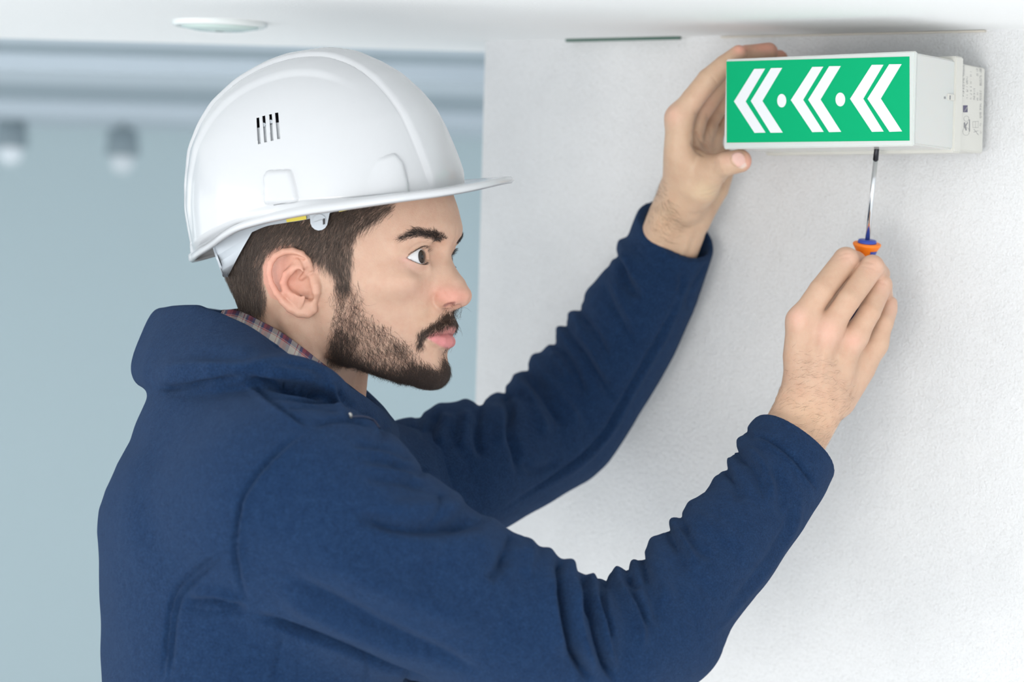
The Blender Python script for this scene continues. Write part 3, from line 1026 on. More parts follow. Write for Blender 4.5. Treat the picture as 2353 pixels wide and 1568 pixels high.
grow('beard', bw_ ** 1.5, 24000, BCTRL, 0.0094, 0.33, 0.000092, 0.55, 0.42, m_beard, 21, 5, 'short dark curly beard and moustache',
     nseg_=6, lenfn=lambda p: 1.15 - 0.45 * np.exp(-(poly_dist(p, JAWL)[0] / 30) ** 2) - 0.3 * blob(p, 1030, 826, 18, 34))
grow('moustache', _ms, 4300, [(1056, 725, 0.05, 1), (1040, 730, -0.25, 1), (1015, 745, -0.5, 0.85), (990, 757, -0.6, 0.8), (968, 780, -0.25, 1)],
     0.0050, 0.20, 0.00009, 0.18, 0.30, m_beard, 61, 4, 'dense dark moustache')
# eyebrows
BROWP = [(920, 547), (932, 541), (945, 532), (960, 526), (982, 531), (1003, 536), (1018, 543), (1023, 550), (1012, 555), (998, 550), (978, 544), (958, 541), (940, 545), (926, 549)]
ew = mask(hpx, BROWP, 8) * (hsym[:, 0] > 50)
grow('eyebrows', ew ** 1.5, 3000, [(920, 550, -1, 0.3), (950, 535, -0.9, 0.05), (980, 535, -0.9, -0.35), (1005, 545, -0.75, -0.6), (1022, 550, -0.4, -0.9)],
     0.0052, 0.20, 0.00011, 0.22, 0.24, m_brow, 31, 4, 'thick dark eyebrows')


# eyelashes along both lid rims
def lashes():
    R_, N_, D_, L_ = [], [], [], []
    r = np.random.default_rng(5)
    for sgn in (1, -1):
        for az in np.linspace(-22, 78, 90):
            for up in (1, 0):
                if not up and r.uniform() < 0.4: continue
                a = az + r.normal(0, 0.8)
                if up: el = np.interp(a, [-30, -12, 0, 15, 32, 52, 70, 84], [0, 19, 26, 28, 25, 16, 6, -4]) + 0.3
                else: el = np.interp(a, [-30, -12, 0, 20, 40, 60, 74, 84], [-16, -25, -29, -31, -27, -18, -10, -4]) - 0.3
                ar, er = math.radians(a), math.radians(el)
                d = np.array([math.cos(er) * math.cos(ar), math.cos(er) * math.sin(ar), math.sin(er)])
                p = EYE + d * 13.6
                t = d * 1.0 + np.array([0.45, 0.0, 0.25 if up else -0.3])
                t /= np.linalg.norm(t)
                n = np.array([0, 0, 1.0 if up else -1.0])
                m = np.array([1, sgn, 1])
                R_.append(p * m); N_.append(n * m); D_.append(t * m); L_.append((0.0072 if up else 0.0036) * r.uniform(0.7, 1.1))
    R_, N_, D_, L_ = map(np.array, (R_, N_, D_, L_))
    tocam = lambda a: a[:, :1] * FV + a[:, 1:2] * RV + a[:, 2:3] * UV_
    strands('eyelashes', h2c(R_), tocam(N_), tocam(D_), L_, 0.0001, 0.25, 0.5, m_brow, person, 4, 3, 'dark eyelashes', seed=8)


lashes()

# ------------------------------------------------------------------ navy fleece jacket
m_fleece = mat('navy_fleece', (0.028, 0.062, 0.145), 0.95)
_o = coord(m_fleece)
_f1 = noise(m_fleece, _o, 900, 3, 0.7)
_f2 = noise(m_fleece, _o, 160, 4, 0.6)
_c = ramp(m_fleece, _f2, [(0.25, (0.007, 0.0235, 0.068)), (0.75, (0.012, 0.0345, 0.089))])
_c = mixc(m_fleece, 1.0, _c, ramp(m_fleece, noise(m_fleece, _o, 700, 3, 0.7), [(0.3, (0.58, 0.61, 0.66)), (0.7, (1.42, 1.38, 1.33))]), 'MULTIPLY')
lk(m_fleece, _c, bsdf(m_fleece).inputs['Base Color'])
bsdf(m_fleece).inputs['Sheen Weight'].default_value = 0.12
bsdf(m_fleece).inputs['Sheen Roughness'].default_value = 0.5
bsdf(m_fleece).inputs['Sheen Tint'].default_value = (0.35, 0.5, 0.8, 1)
bsdf(m_fleece).inputs['Specular IOR Level'].default_value = 0.1
_nb = bump(m_fleece, _f1, 0.8, 0.0020)
_nb = bump(m_fleece, _f2, 0.25, 0.002, _nb)
lk(m_fleece, _nb, bsdf(m_fleece).inputs['Normal'])


def resample(poly, n):
    p = np.array(poly, float)
    c = np.r_[0, np.cumsum(np.linalg.norm(np.diff(p[:, :2], axis=0), axis=1))]
    t = np.linspace(0, c[-1], n)
    return np.stack([np.interp(t, c, p[:, k]) for k in range(p.shape[1])], 1)


def edge_tube(U, keys, n, rmul=1.0):
    """U: upper silhouette in px; keys: (index in U, lower px, lower py, depth)"""
    U = np.array(U, float)
    cum = np.r_[0, np.cumsum(np.linalg.norm(np.diff(U, axis=0), axis=1))]
    ks = np.array([cum[k[0]] for k in keys])
    t = np.linspace(ks[0], ks[-1], n)
    ux, uy = np.interp(t, cum, U[:, 0]), np.interp(t, cum, U[:, 1])
    L_ = [np.interp(t, ks, [k[i] for k in keys]) for i in (1, 2, 3)]
    pts, rs = [], []
    for i in range(n):
        d = L_[2][i]
        c = P((ux[i] + L_[0][i]) / 2, (uy[i] + L_[1][i]) / 2, d)
        r = math.hypot(ux[i] - L_[0][i], uy[i] - L_[1][i]) / 2 / FPX * d
        pts.append(c); rs.append(r * rmul)
    return pts, rs


TORSO = [  # py, left silhouette px, semi front-back, semi depth
    (820, 392, .055, .060), (850, 362, .072, .085), (880, 352, .084, .112), (915, 345, .092, .135), (950, 336, .100, .152), (1010, 316, .112, .170),
    (1060, 282, .123, .180), (1116, 254, .134, .186), (1161, 241, .139, .190), (1212, 237, .141, .192), (1331, 244, .139, .188), (1568, 246, .138, .185), (1900, 250, .140, .185)]
_tz = np.array([-(r[0] - 784) / FPX * 2.07 for r in TORSO])[::-1]
_tax = np.array([r[2] for r in TORSO])[::-1]
_tay = np.array([r[3] for r in TORSO])[::-1]
_tcx = np.array([(r[1] - CX) / FPX * 2.07 + r[2] for r in TORSO])[::-1]


def torso_fn(X, Y, Z):
    z = Z.ravel()
    ax = np.interp(z, _tz, _tax)[None, None, :].astype(np.float32)
    ay = np.interp(z, _tz, _tay)[None, None, :].astype(np.float32)
    cx = np.interp(z, _tz, _tcx)[None, None, :].astype(np.float32)
    rho = (np.abs((X - cx) / ax) ** 2.2 + np.abs((Y - 2.07) / ay) ** 2.2) ** (1 / 2.2)
    d = (rho - 1) * np.minimum(ax, ay) * 0.85
    top = Z - np.float32(-(838 - 784) / FPX * 2.07)
    return -smin(-d, -top, 0.03)


U_R = [(800, 945), (860, 975), (883, 991), (897, 1020), (928, 1054), (968, 1082), (990, 1110), (1002, 1150), (1006, 1156), (1031, 1148), (1058, 1157), (1094, 1178), (1125, 1192), (1148, 1206), (1163, 1236), (1170, 1252), (1193, 1243), (1220, 1251), (1247, 1263), (1265, 1279), (1277, 1303), (1282, 1318), (1303, 1309), (1323, 1315), (1335, 1331), (1340, 1348), (1352, 1340), (1373, 1347), (1389, 1343), (1397, 1328), (1420, 1311), (1436, 1316), (1445, 1302), (1468, 1294), (1471, 1280), (1486, 1262), (1526, 1235), (1532, 1217), (1553, 1205), (1558, 1190), (1576, 1173), (1598, 1163), (1625, 1127), (1657, 1091), (1661, 1075), (1684, 1062), (1687, 1042), (1702, 1015), (1715, 1001), (1729, 969), (1747, 956), (1764, 930)]
K_R = [(0, 545, 1330, 1.915), (5, 786, 1490, 1.915), (14, 1000, 1580, 1.92), (21, 1180, 1662, 1.935), (28, 1400, 1668, 1.96), (31, 1590, 1580, 1.985), (34, 1680, 1442, 2.0), (38, 1758, 1340, 2.025), (43, 1846, 1214, 2.065), (47, 1893, 1140, 2.09), (50, 1913, 1098, 2.11), (51, 1930, 1072, 2.117)]
R_pts, R_rs = edge_tube(U_R, K_R, 96)

TF = Field((-0.37, 1.79, -0.36), (0.30, 2.32, 0.045), 0.0022)
TF.op(torso_fn, (-0.37, 1.82, -0.36), (-0.02, 2.30, 0.03), 0)
TF.chain(R_pts, R_rs, k=0.045)
# far shoulder, mostly hidden
TF.chain([P(700, 1100, 2.20), P(900, 1120, 2.24), P(1010, 1110, 2.27)], [0.06, 0.058, 0.05], k=0.05)
# collar: rings from the top edge down to the folded lower roll, around the neck
CU = np.array([(372, 728, 2.14), (405, 722, 2.10), (455, 721, 2.065), (505, 742, 2.035), (565, 772, 2.018), (628, 815, 2.006), (684, 866, 2.000), (735, 899, 2.008), (779, 928, 2.024), (815, 955, 2.052), (842, 978, 2.082), (862, 1002, 2.115),
               (865, 960, 2.16), (800, 890, 2.20), (690, 800, 2.225), (560, 740, 2.225), (440, 724, 2.20), (385, 726, 2.17), (372, 728, 2.14)], float)
CL = np.array([(337, 860, 2.11), (362, 868, 2.03), (425, 866, 1.975), (500, 860, 1.950), (568, 850, 1.940), (640, 858, 1.940), (700, 866, 1.948), (748, 888, 1.960), (782, 930, 1.985), (822, 958, 2.02), (852, 978, 2.065), (874, 1010, 2.12),
               (872, 990, 2.19), (800, 940, 2.24), (680, 890, 2.27), (540, 860, 2.27), (420, 855, 2.24), (350, 858, 2.18), (337, 860, 2.11)], float)
for t in np.linspace(0, 1, 9):
    ring = CU * (1 - t) + CL * t
    bul = math.sin(math.pi * t) * 0.006
    pts = [P(x - (6 if x < 420 else 0) * math.sin(math.pi * t), y, d - bul) for x, y, d in resample(ring, 44)]
    TF.chain(pts, [0.0075 + 0.0045 * t] * len(pts), k=0.010 if t > 0 else 0.0)
# groove under the folded edge
TF.chain([P(x, y, d) for x, y, d in [(385, 893, 1.975), (430, 892, 1.938), (500, 886, 1.918), (560, 876, 1.910)]], [.003, .004, .004, .003], k=0.006, mode='s')
TF.chain([P(x, y, d) for x, y, d in [(590, 880, 1.915), (650, 893, 1.905), (705, 905, 1.905), (748, 922, 1.925), (770, 945, 1.95)]], [.004, .009, .011, .009, .005], k=0.012, mode='s')
# cuff of the near sleeve: cut square and hollow
axR = P(1836, 1025, 2.112) - P(1740, 1180, 2.06); axR /= np.linalg.norm(axR)
nR = np.array([0.60, 0.34, 0.72]); nR /= np.linalg.norm(nR)
cR = P(1828, 1030, 2.11)
_lo, _hi = cR - 0.09, cR + 0.09


def plane_fn(c, n, rad=0.065):
    c = np.array(c, np.float32); n = np.array(n, np.float32)
    return lambda X, Y, Z: np.maximum(-((X - c[0]) * n[0] + (Y - c[1]) * n[1] + (Z - c[2]) * n[2]), np.sqrt((X - c[0]) ** 2 + (Y - c[1]) ** 2 + (Z - c[2]) ** 2) - rad)


TF.op(plane_fn(cR, nR, 0.085), _lo, _hi, 0.004, 's')
TF.cap(cR - axR * 0.05, cR + axR * 0.03, 0.0375, 0.0385, k=0.003, mode='s', sc=(1, 1, 1))

tv, tq = surface_nets(TF); del TF
tn = vnormals(tv, tq); tp = PX(tv)
tside = tn[:, 1] < 0.05
J_STROKES = [  # px, px, metres
    # arm folds
    ([(800, 1176), (860, 1196), (930, 1212), (1000, 1216), (1060, 1206), (1130, 1196)], 13, -0.0065),
    ([(860, 1160), (930, 1172), (1010, 1170), (1080, 1180)], 24, 0.0050),
    ([(900, 1245), (1000, 1256), (1080, 1245), (1160, 1262)], 26, 0.0035),
    ([(800, 1020), (880, 1030), (950, 1058)], 10, -0.0025), ([(820, 1050), (900, 1062), (975, 1090)], 11, -0.0028), ([(830, 1100), (920, 1105), (990, 1125)], 12, -0.0030),
    ([(810, 1035), (890, 1044), (960, 1072)], 9, 0.0022), ([(830, 1078), (910, 1084), (985, 1108)], 9, 0.0022),
    ([(1170, 1256), (1150, 1300), (1120, 1340)], 14, -0.0045),
    ([(1200, 1250), (1215, 1290), (1205, 1330)], 16, 0.0035),
    ([(640, 1305), (760, 1375), (900, 1450), (1040, 1515), (1130, 1560)], 15, -0.0045),
    ([(620, 1350), (740, 1420), (860, 1475), (1000, 1530)], 22, 0.0045),
    ([(700, 1270), (850, 1340), (1000, 1400), (1150, 1470)], 34, 0.0040),
    ([(1282, 1316), (1287, 1370), (1299, 1438), (1322, 1501), (1362, 1575)], 9, -0.0120),
    ([(1268, 1300), (1268, 1370), (1278, 1450), (1298, 1520)], 17, 0.0055),
    ([(1306, 1316), (1312, 1370), (1328, 1440), (1352, 1510), (1380, 1570)], 13, 0.0060),
    ([(1340, 1350), (1346, 1380), (1364, 1415), (1374, 1469), (1392, 1519), (1418, 1575)], 6.5, -0.0105),
    ([(1352, 1348), (1366, 1380), (1382, 1430), (1396, 1490), (1420, 1550)], 9, 0.0048),
    ([(1388, 1346), (1390, 1397), (1400, 1433), (1406, 1475)], 6, -0.0070),
    ([(1409, 1325), (1430, 1355), (1455, 1395), (1473, 1450), (1478, 1500)], 9, 0.0050),
    ([(1422, 1318), (1448, 1352), (1472, 1400), (1488, 1450)], 9, -0.0040),
    ([(1438, 1318), (1452, 1332), (1470, 1352)], 7, -0.0040),
    ([(1470, 1288), (1488, 1330), (1510, 1400), (1515, 1450)], 13, -0.0038), ([(1492, 1270), (1520, 1330), (1540, 1390)], 20, 0.0032),
    ([(1532, 1222), (1560, 1262), (1580, 1320)], 11, -0.0030), ([(1558, 1196), (1590, 1240), (1640, 1290)], 10, -0.0028), ([(1545, 1212), (1580, 1256), (1600, 1300)], 9, 0.0028),
    ([(1661, 1080), (1690, 1110), (1700, 1160)], 11, -0.0028), ([(1687, 1046), (1722, 1060), (1745, 1095), (1760, 1150)], 10, -0.0035), ([(1705, 1030), (1735, 1052), (1765, 1095), (1785, 1150)], 13, 0.0040),
    ([(1770, 1060), (1795, 1130), (1800, 1210)], 16, -0.0025),
    ([(1845, 1115), (1838, 1172), (1810, 1244), (1756, 1325), (1690, 1400), (1630, 1480)], 7, 0.0022),
    ([(1825, 1120), (1818, 1175), (1790, 1240), (1735, 1320), (1660, 1410)], 8, -0.0018),
    ([(1716, 1004), (1745, 1003), (1780, 1018), (1838, 1069), (1886, 1136)], 3.6, -0.0028), ([(1712, 1012), (1742, 1012), (1776, 1028), (1832, 1077), (1880, 1144)], 3.6, 0.0016),
    # torso seams
    ([(713, 986), (656, 1025), (605, 1076), (565, 1133), (546, 1201), (540, 1263), (548, 1320), (565, 1382), (573, 1408)], 4.5, -0.0040),
    ([(719, 992), (663, 1032), (613, 1082), (574, 1137), (556, 1203), (550, 1263), (558, 1318), (574, 1378)], 6, 0.0026),
    ([(560, 867), (616, 915), (667, 952), (713, 986)], 4.5, -0.0036), ([(553, 874), (609, 922), (660, 959), (706, 993)], 6, 0.0020),
    ([(713, 984), (764, 966), (820, 966), (862, 985)], 5, -0.0028), ([(640, 935), (700, 930), (760, 935), (800, 950)], 8, -0.003),
    ([(534, 1252), (469, 1297), (413, 1348), (394, 1388), (387, 1433), (379, 1501), (372, 1575)], 4.2, -0.0034), ([(542, 1266), (479, 1309), (425, 1360), (408, 1394), (400, 1440), (392, 1505), (385, 1575)], 4.2, -0.0030),
    ([(538, 1259), (474, 1303), (419, 1354), (401, 1391), (393, 1436), (385, 1503), (378, 1575)], 4, 0.0022),
    ([(405, 1392), (470, 1404), (560, 1408)], 4, -0.0030), ([(418, 1385), (480, 1380), (530, 1392), (572, 1408)], 10, -0.0055), ([(430, 1372), (500, 1368), (560, 1390)], 12, 0.0040),
    ([(656, 1445), (640, 1500), (625, 1575)], 4, -0.0022), ([(843, 1505), (842, 1575)], 4, -0.0022), ([(935, 1540), (932, 1575)], 4, -0.003),
    ([(573, 1408), (673, 1446), (786, 1488), (900, 1539), (1010, 1580)], 8, -0.0100),
    # back: soft vertical form
    ([(320, 900), (330, 1000), (300, 1100), (290, 1250)], 30, 0.0015), ([(380, 1000), (350, 1150), (345, 1300)], 40, -0.0018),
    # collar
    ([(344, 884), (375, 892), (430, 889), (492, 879), (537, 870), (566, 866)], 5, -0.0050), ([(560, 868), (600, 878), (650, 887), (700, 896), (745, 910), (772, 932)], 8, -0.0115), ([(640, 890), (700, 900), (750, 915)], 5, -0.0060), ([(571, 862), (630, 868), (700, 872), (745, 886)], 8, 0.0035),
    ([(347, 845), (420, 842), (500, 838), (571, 842), (650, 812)], 12, 0.0022), ([(430, 815), (540, 815), (620, 800), (680, 800)], 16, -0.0030), ([(600, 850), (680, 852), (745, 868)], 10, 0.0028),
    ([(640, 835), (700, 845), (760, 866)], 9, -0.0020), ([(758, 868), (766, 900), (780, 935), (803, 955)], 7, 0.0030), ([(775, 890), (790, 920), (820, 940)], 7, -0.0025),
    ([(803, 953), (840, 957), (866, 972), (884, 1000)], 3.5, -0.0030), ([(803, 960), (838, 966), (862, 982), (876, 1005)], 4, 0.0018),
]
J_NOTCH = [
    ([(1010, 1146), (1006, 1170), (990, 1200), (950, 1214)], 8, -0.0070, 'n'), ([(1050, 1140), (1040, 1165), (1010, 1185)], 18, 0.0030, 'n'),
    ([(1174, 1240), (1168, 1262), (1158, 1300), (1135, 1340)], 8, -0.0085, 'n'), ([(1205, 1232), (1212, 1270), (1212, 1320)], 19, 0.0060, 'n'), ([(1140, 1188), (1120, 1225), (1090, 1260)], 18, 0.0030, 'n'),
    ([(1286, 1300), (1282, 1330), (1288, 1375), (1300, 1430)], 7, -0.0130, 'n'), ([(1262, 1262), (1256, 1310), (1262, 1380)], 15, 0.0050, 'n'),
    ([(1308, 1296), (1310, 1330), (1320, 1380), (1335, 1440)], 13, 0.0085, 'n'),
    ([(1342, 1332), (1342, 1360), (1352, 1395), (1366, 1430)], 6, -0.0110, 'n'), ([(1360, 1328), (1366, 1360), (1378, 1400)], 9, 0.0060, 'n'),
    ([(1390, 1328), (1388, 1356), (1394, 1395)], 6, -0.0090, 'n'), ([(1414, 1298), (1426, 1330), (1445, 1370)], 12, 0.0065, 'n'),
    ([(1438, 1302), (1444, 1326), (1464, 1352)], 5, -0.0060, 'n'), ([(1454, 1288), (1466, 1312), (1480, 1345)], 9, 0.0045, 'n'),
    ([(1470, 1272), (1480, 1300), (1500, 1345)], 7, -0.0080, 'n'), ([(1500, 1240), (1520, 1280), (1550, 1330)], 17, 0.0055, 'n'),
    ([(1530, 1206), (1542, 1235), (1565, 1275)], 7, -0.0065, 'n'), ([(1545, 1194), (1560, 1220), (1590, 1262)], 9, 0.0045, 'n'), ([(1558, 1180), (1572, 1205), (1600, 1240)], 6, -0.0050, 'n'), ([(1585, 1156), (1605, 1185), (1640, 1230)], 15, 0.0035, 'n'),
    ([(1640, 1094), (1660, 1120), (1680, 1160)], 14, 0.0030, 'n'), ([(1660, 1064), (1670, 1088), (1695, 1120)], 6, -0.0060, 'n'), ([(1672, 1052), (1688, 1072), (1710, 1105)], 8, 0.0045, 'n'), ([(1686, 1032), (1700, 1050), (1730, 1075)], 6, -0.0060, 'n'), ([(1698, 1008), (1715, 1030), (1750, 1055)], 10, 0.0045, 'n'), ([(1714, 990), (1730, 1006), (1755, 1014)], 5, -0.0035, 'n'),
    ([(885, 980), (880, 1005), (850, 1030)], 8, -0.0040, 'n'), ([(935, 1050), (915, 1070), (880, 1080)], 8, -0.0035, 'n'), ([(975, 1082), (950, 1100), (910, 1106)], 8, -0.0035, 'n'),
]
tv = stroke(tv, tn, tp, J_STROKES + J_NOTCH, tside, tn[:, 1] < 0.9, 1.35)
tv = smooth_verts(tv, tq, 1, 0.5)
tn = vnormals(tv, tq)
# gentle irregular form so that no surface is machine smooth
def wob(v, amp, sc):
    return amp * (np.sin(v[:, 0] * sc + 1.3 * np.sin(v[:, 2] * sc * 0.7)) * np.sin(v[:, 2] * sc * 1.3 + 0.7) * np.cos(v[:, 1] * sc * 0.9))
tv = tv + tn * wob(tv, 0.0012, 55)[:, None]
jacket = fast_mesh('fleece_jacket', tv, tq, m_fleece, person)
jacket['label'] = 'navy blue fleece jacket with a folded collar'

# far sleeve
U_L = [(840, 990), (883, 976), (906, 968), (952, 968), (977, 945), (1013, 932), (1069, 935), (1105, 925), (1146, 915), (1158, 904), (1161, 889), (1187, 866), (1204, 864), (1210, 843), (1238, 815), (1268, 797), (1276, 774), (1299, 761), (1299, 741), (1324, 726), (1330, 705), (1355, 685), (1380, 629), (1414, 598), (1416, 573), (1442, 547), (1457, 506), (1467, 481), (1478, 455)]
K_L = [(0, 960, 1300, 2.26), (3, 1080, 1262, 2.285), (6, 1160, 1212, 2.31), (9, 1290, 1140, 2.35), (12, 1362, 1098, 2.375), (15, 1420, 1015, 2.375), (18, 1475, 935, 2.37), (21, 1530, 845, 2.36), (23, 1575, 746, 2.35), (24, 1597, 695, 2.345), (25, 1616, 645, 2.342), (26, 1632, 603, 2.338), (27, 1640, 567, 2.335), (28, 1642, 540, 2.332)]
L_pts, L_rs = edge_tube(U_L, K_L, 84)
LF = Field((-0.16, 2.13, -0.24), (0.215, 2.46, 0.155), 0.0021)
LF.chain(L_pts, L_rs, k=0.0)
nL = np.array([0.40, -0.58, 0.71]); nL /= np.linalg.norm(nL)
cL = P(1558, 530, 2.335)
axL = P(1548, 545, 2.332) - P(1480, 690, 2.352); axL /= np.linalg.norm(axL)
LF.op(plane_fn(cL, nL, 0.10), cL - 0.10, cL + 0.10, 0.003, 's')
LF.cap(cL - axL * 0.07 + np.array([0.001, 0, 0]), cL + axL * 0.05, 0.0335, 0.0335, k=0.003, mode='s')
lv, lq = surface_nets(LF); del LF
ln = vnormals(lv, lq); lp = PX(lv); lside = ln[:, 1] < 0.05
L_STROKES = [
    ([(1568, 640), (1549, 705), (1493, 812), (1447, 889), (1391, 991), (1319, 1063), (1217, 1134), (1125, 1185)], 4, -0.0032),
    ([(1578, 650), (1560, 710), (1504, 818), (1458, 896), (1400, 1000), (1328, 1072), (1226, 1143)], 7, 0.0020),
    ([(1299, 765), (1320, 790), (1345, 815), (1391, 889), (1415, 930)], 9, -0.0045), ([(1310, 755), (1345, 785), (1375, 835), (1400, 880)], 11, 0.0035),
    ([(1330, 722), (1350, 745), (1372, 775), (1400, 830)], 9, -0.0038), ([(1276, 790), (1295, 812), (1318, 850), (1350, 920)], 9, -0.0042), ([(1262, 805), (1285, 830), (1310, 875)], 11, 0.0030),
    ([(1212, 862), (1235, 890), (1260, 930), (1300, 991)], 10, -0.0050), ([(1195, 872), (1215, 905), (1240, 960), (1260, 1010)], 12, 0.0040), ([(1235, 835), (1265, 880), (1310, 940), (1340, 990)], 12, 0.0032),
    ([(1161, 900), (1176, 940), (1172, 991), (1187, 1045), (1190, 1100)], 9, -0.0055), ([(1140, 925), (1150, 970), (1150, 1030)], 12, 0.0035),
    ([(1105, 930), (1098, 965), (1095, 1010), (1110, 1060)], 9, -0.0045), ([(1075, 940), (1065, 990), (1060, 1040)], 12, 0.0030),
    ([(1012, 938), (1000, 965), (982, 1005), (966, 1055)], 9, -0.0050), ([(1030, 945), (1020, 985), (1005, 1030)], 13, 0.0035), ([(950, 975), (940, 1010), (925, 1040)], 10, -0.0040), ([(1190, 1050), (1230, 1080), (1290, 1060)], 12, -0.003),
    ([(1416, 593), (1428, 625), (1446, 660), (1475, 688)], 9, -0.0045), ([(1428, 575), (1450, 620), (1475, 655)], 11, 0.0035), ([(1381, 640), (1400, 690), (1440, 760), (1455, 800)], 10, -0.0030), ([(1400, 630), (1425, 690), (1460, 745)], 12, 0.0025),
    ([(1448, 552), (1475, 590), (1515, 628), (1562, 655)], 3.5, -0.0022), ([(1590, 655), (1608, 632), (1628, 600)], 3.5, -0.0022), ([(1562, 625), (1568, 650), (1560, 680)], 6, -0.003),
    ([(1600, 640), (1582, 690), (1590, 720)], 8, -0.002),
]
L_NOTCH = [
    ([(1150, 890), (1160, 910), (1174, 945), (1176, 990)], 7, -0.0095, 'n'), ([(1180, 852), (1190, 880), (1205, 920)], 11, 0.0055, 'n'), ([(1204, 838), (1214, 868), (1235, 905)], 6, -0.0075, 'n'), ([(1222, 806), (1240, 845), (1270, 890)], 14, 0.0055, 'n'),
    ([(1264, 776), (1278, 800), (1300, 835)], 7, -0.0080, 'n'), ([(1282, 750), (1298, 778), (1325, 815)], 10, 0.0060, 'n'), ([(1293, 738), (1308, 768), (1330, 795)], 6, -0.0070, 'n'), ([(1308, 714), (1328, 745), (1356, 785)], 11, 0.0065, 'n'),
    ([(1324, 698), (1338, 728), (1362, 762)], 6, -0.0070, 'n'), ([(1345, 660), (1365, 700), (1395, 745)], 17, 0.0050, 'n'), ([(1408, 582), (1422, 604), (1445, 640)], 7, -0.0075, 'n'), ([(1424, 548), (1440, 585), (1470, 620)], 13, 0.0060, 'n'),
    ([(1098, 912), (1104, 935), (1098, 980)], 8, -0.0060, 'n'), ([(1125, 898), (1130, 940), (1135, 990)], 14, 0.0045, 'n'), ([(1070, 915), (1066, 960), (1060, 1010)], 13, 0.0035, 'n'), ([(1012, 915), (1004, 955), (985, 1005)], 17, 0.0040, 'n'), ([(962, 950), (960, 980), (940, 1015)], 8, -0.0050, 'n'),
]
lv = stroke(lv, ln, lp, L_STROKES + L_NOTCH, lside, ln[:, 1] < 0.9, 1.45)
lv = smooth_verts(lv, lq, 2, 0.5)
ln = vnormals(lv, lq)
lv = lv + ln * wob(lv, 0.0010, 60)[:, None]
fast_mesh('sleeve', lv, lq, m_fleece, jacket)

# ------------------------------------------------------------------ plaid shirt collar and zip
def surf_depth(px, py, rad=5):
    c = h2c(hv); q = PX(c)
    m = (np.hypot(q[:, 0] - px, q[:, 1] - py) < rad)
    return float(c[m][:, 1].min()) if m.any() else None


m_plaid = mat('red_navy_cream_plaid_cotton', (0.5, 0.4, 0.4), 0.85)
_uv = nn(m_plaid, 'ShaderNodeAttribute', attribute_name='cloth')
_sx = nn(m_plaid, 'ShaderNodeSeparateXYZ'); lk(m_plaid, _uv.outputs['Vector'], _sx.inputs[0])


def plaid_axis(out, period, shift, stops):
    a = nn(m_plaid, 'ShaderNodeMath', operation='MULTIPLY_ADD'); lk(m_plaid, out, a.inputs[0]); a.inputs[1].default_value = 1 / period; a.inputs[2].default_value = shift
    b = nn(m_plaid, 'ShaderNodeMath', operation='FRACT'); lk(m_plaid, a.outputs[0], b.inputs[0])
    r = nn(m_plaid, 'ShaderNodeValToRGB'); r.color_ramp.interpolation = 'CONSTANT'
    e = r.color_ramp.elements
    e[0].position, e[0].color = stops[0][0], (*stops[0][1], 1)
    e[1].position, e[1].color = stops[1][0], (*stops[1][1], 1)
    for p, c in stops[2:]:
        x = e.new(p); x.color = (*c, 1)
    lk(m_plaid, b.outputs[0], r.inputs[0])
    return r.outputs[0]


NV, CR, RD, SL = (0.03, 0.035, 0.11), (0.50, 0.46, 0.40), (0.30, 0.02, 0.035), (0.20, 0.06, 0.075)
_along = plaid_axis(_sx.outputs[0], 23.0, 0.1, [(0, CR), (0.16, RD), (0.19, CR), (0.30, (0.10, 0.11, 0.18)), (0.42, (0.38, 0.09, 0.09)), (0.56, SL), (0.72, (0.10, 0.11, 0.18)), (0.84, NV), (0.87, CR)])
_across = plaid_axis(_sx.outputs[1], 23.0, 0.0, [(0, (0.05, 0.010, 0.04)), (0.12, (0.015, 0.018, 0.08)), (0.19, (0.34, 0.30, 0.28)), (0.22, (0.30, 0.01, 0.03)), (0.25, (0.42, 0.39, 0.36)), (0.56, RD), (0.60, (0.35, 0.33, 0.31)), (0.8, NV)])
lk(m_plaid, mixc(m_plaid, 0.55, _along, _across), bsdf(m_plaid).inputs['Base Color'])
lk(m_plaid, bump(m_plaid, noise(m_plaid, coord(m_plaid), 1500, 2), 0.3, 0.0004), bsdf(m_plaid).inputs['Normal'])
CUP = [(510, 714, 2.085), (530, 712, None), (560, 720, None), (600, 739, None), (645, 763, None), (692, 796, None), (737, 831, None), (774, 861, None), (802, 890, None), (824, 918, None)]
up, lo_ = [], []
for i, (x, y, d) in enumerate(CUP):
    d = d or surf_depth(x, y) or 2.08
    up.append(P(x, y, d - 0.0045))
    _sd = surf_depth(x - 34, y + 84) or 2.2
    _se = surf_depth(x - 18, y + 42) or 2.2
    lo_.append(P(x - 34, y + 84, min(d - 0.022, _sd - 0.005, 2 * (_se - 0.004) - (d - 0.0045)) + (0.004 if i < 2 else 0)))
# the far half of the collar runs on behind the neck
for x, y, d in [(800, 880, 2.145), (690, 780, 2.165), (580, 715, 2.17), (520, 712, 2.14), (508, 713, 2.10)]:
    up.append(P(x, y, d)); lo_.append(P(x - 10, y + 60, d + 0.010))
up, lo_ = catmull(up, 8), catmull(lo_, 8)
nA, nB = len(up), 14
vs, uvs = [], []
s_al = np.r_[0, np.cumsum(np.linalg.norm(np.diff(up, axis=0), axis=1))] * 1e3
for j in range(nB):
    t = j / (nB - 1)
    vs.append(up * (1 - t) + lo_ * t)
    uvs.append(np.stack([s_al, np.full(nA, t * 36.0)], 1))
_hc = h2c(hv); _hq = PX(_hc)
_sel = (_hq[:, 0] > 470) & (_hq[:, 0] < 860) & (_hq[:, 1] > 700) & (_hq[:, 1] < 1020) & (_hc[:, 1] < 2.12)
_hc, _hq = _hc[_sel], _hq[_sel]
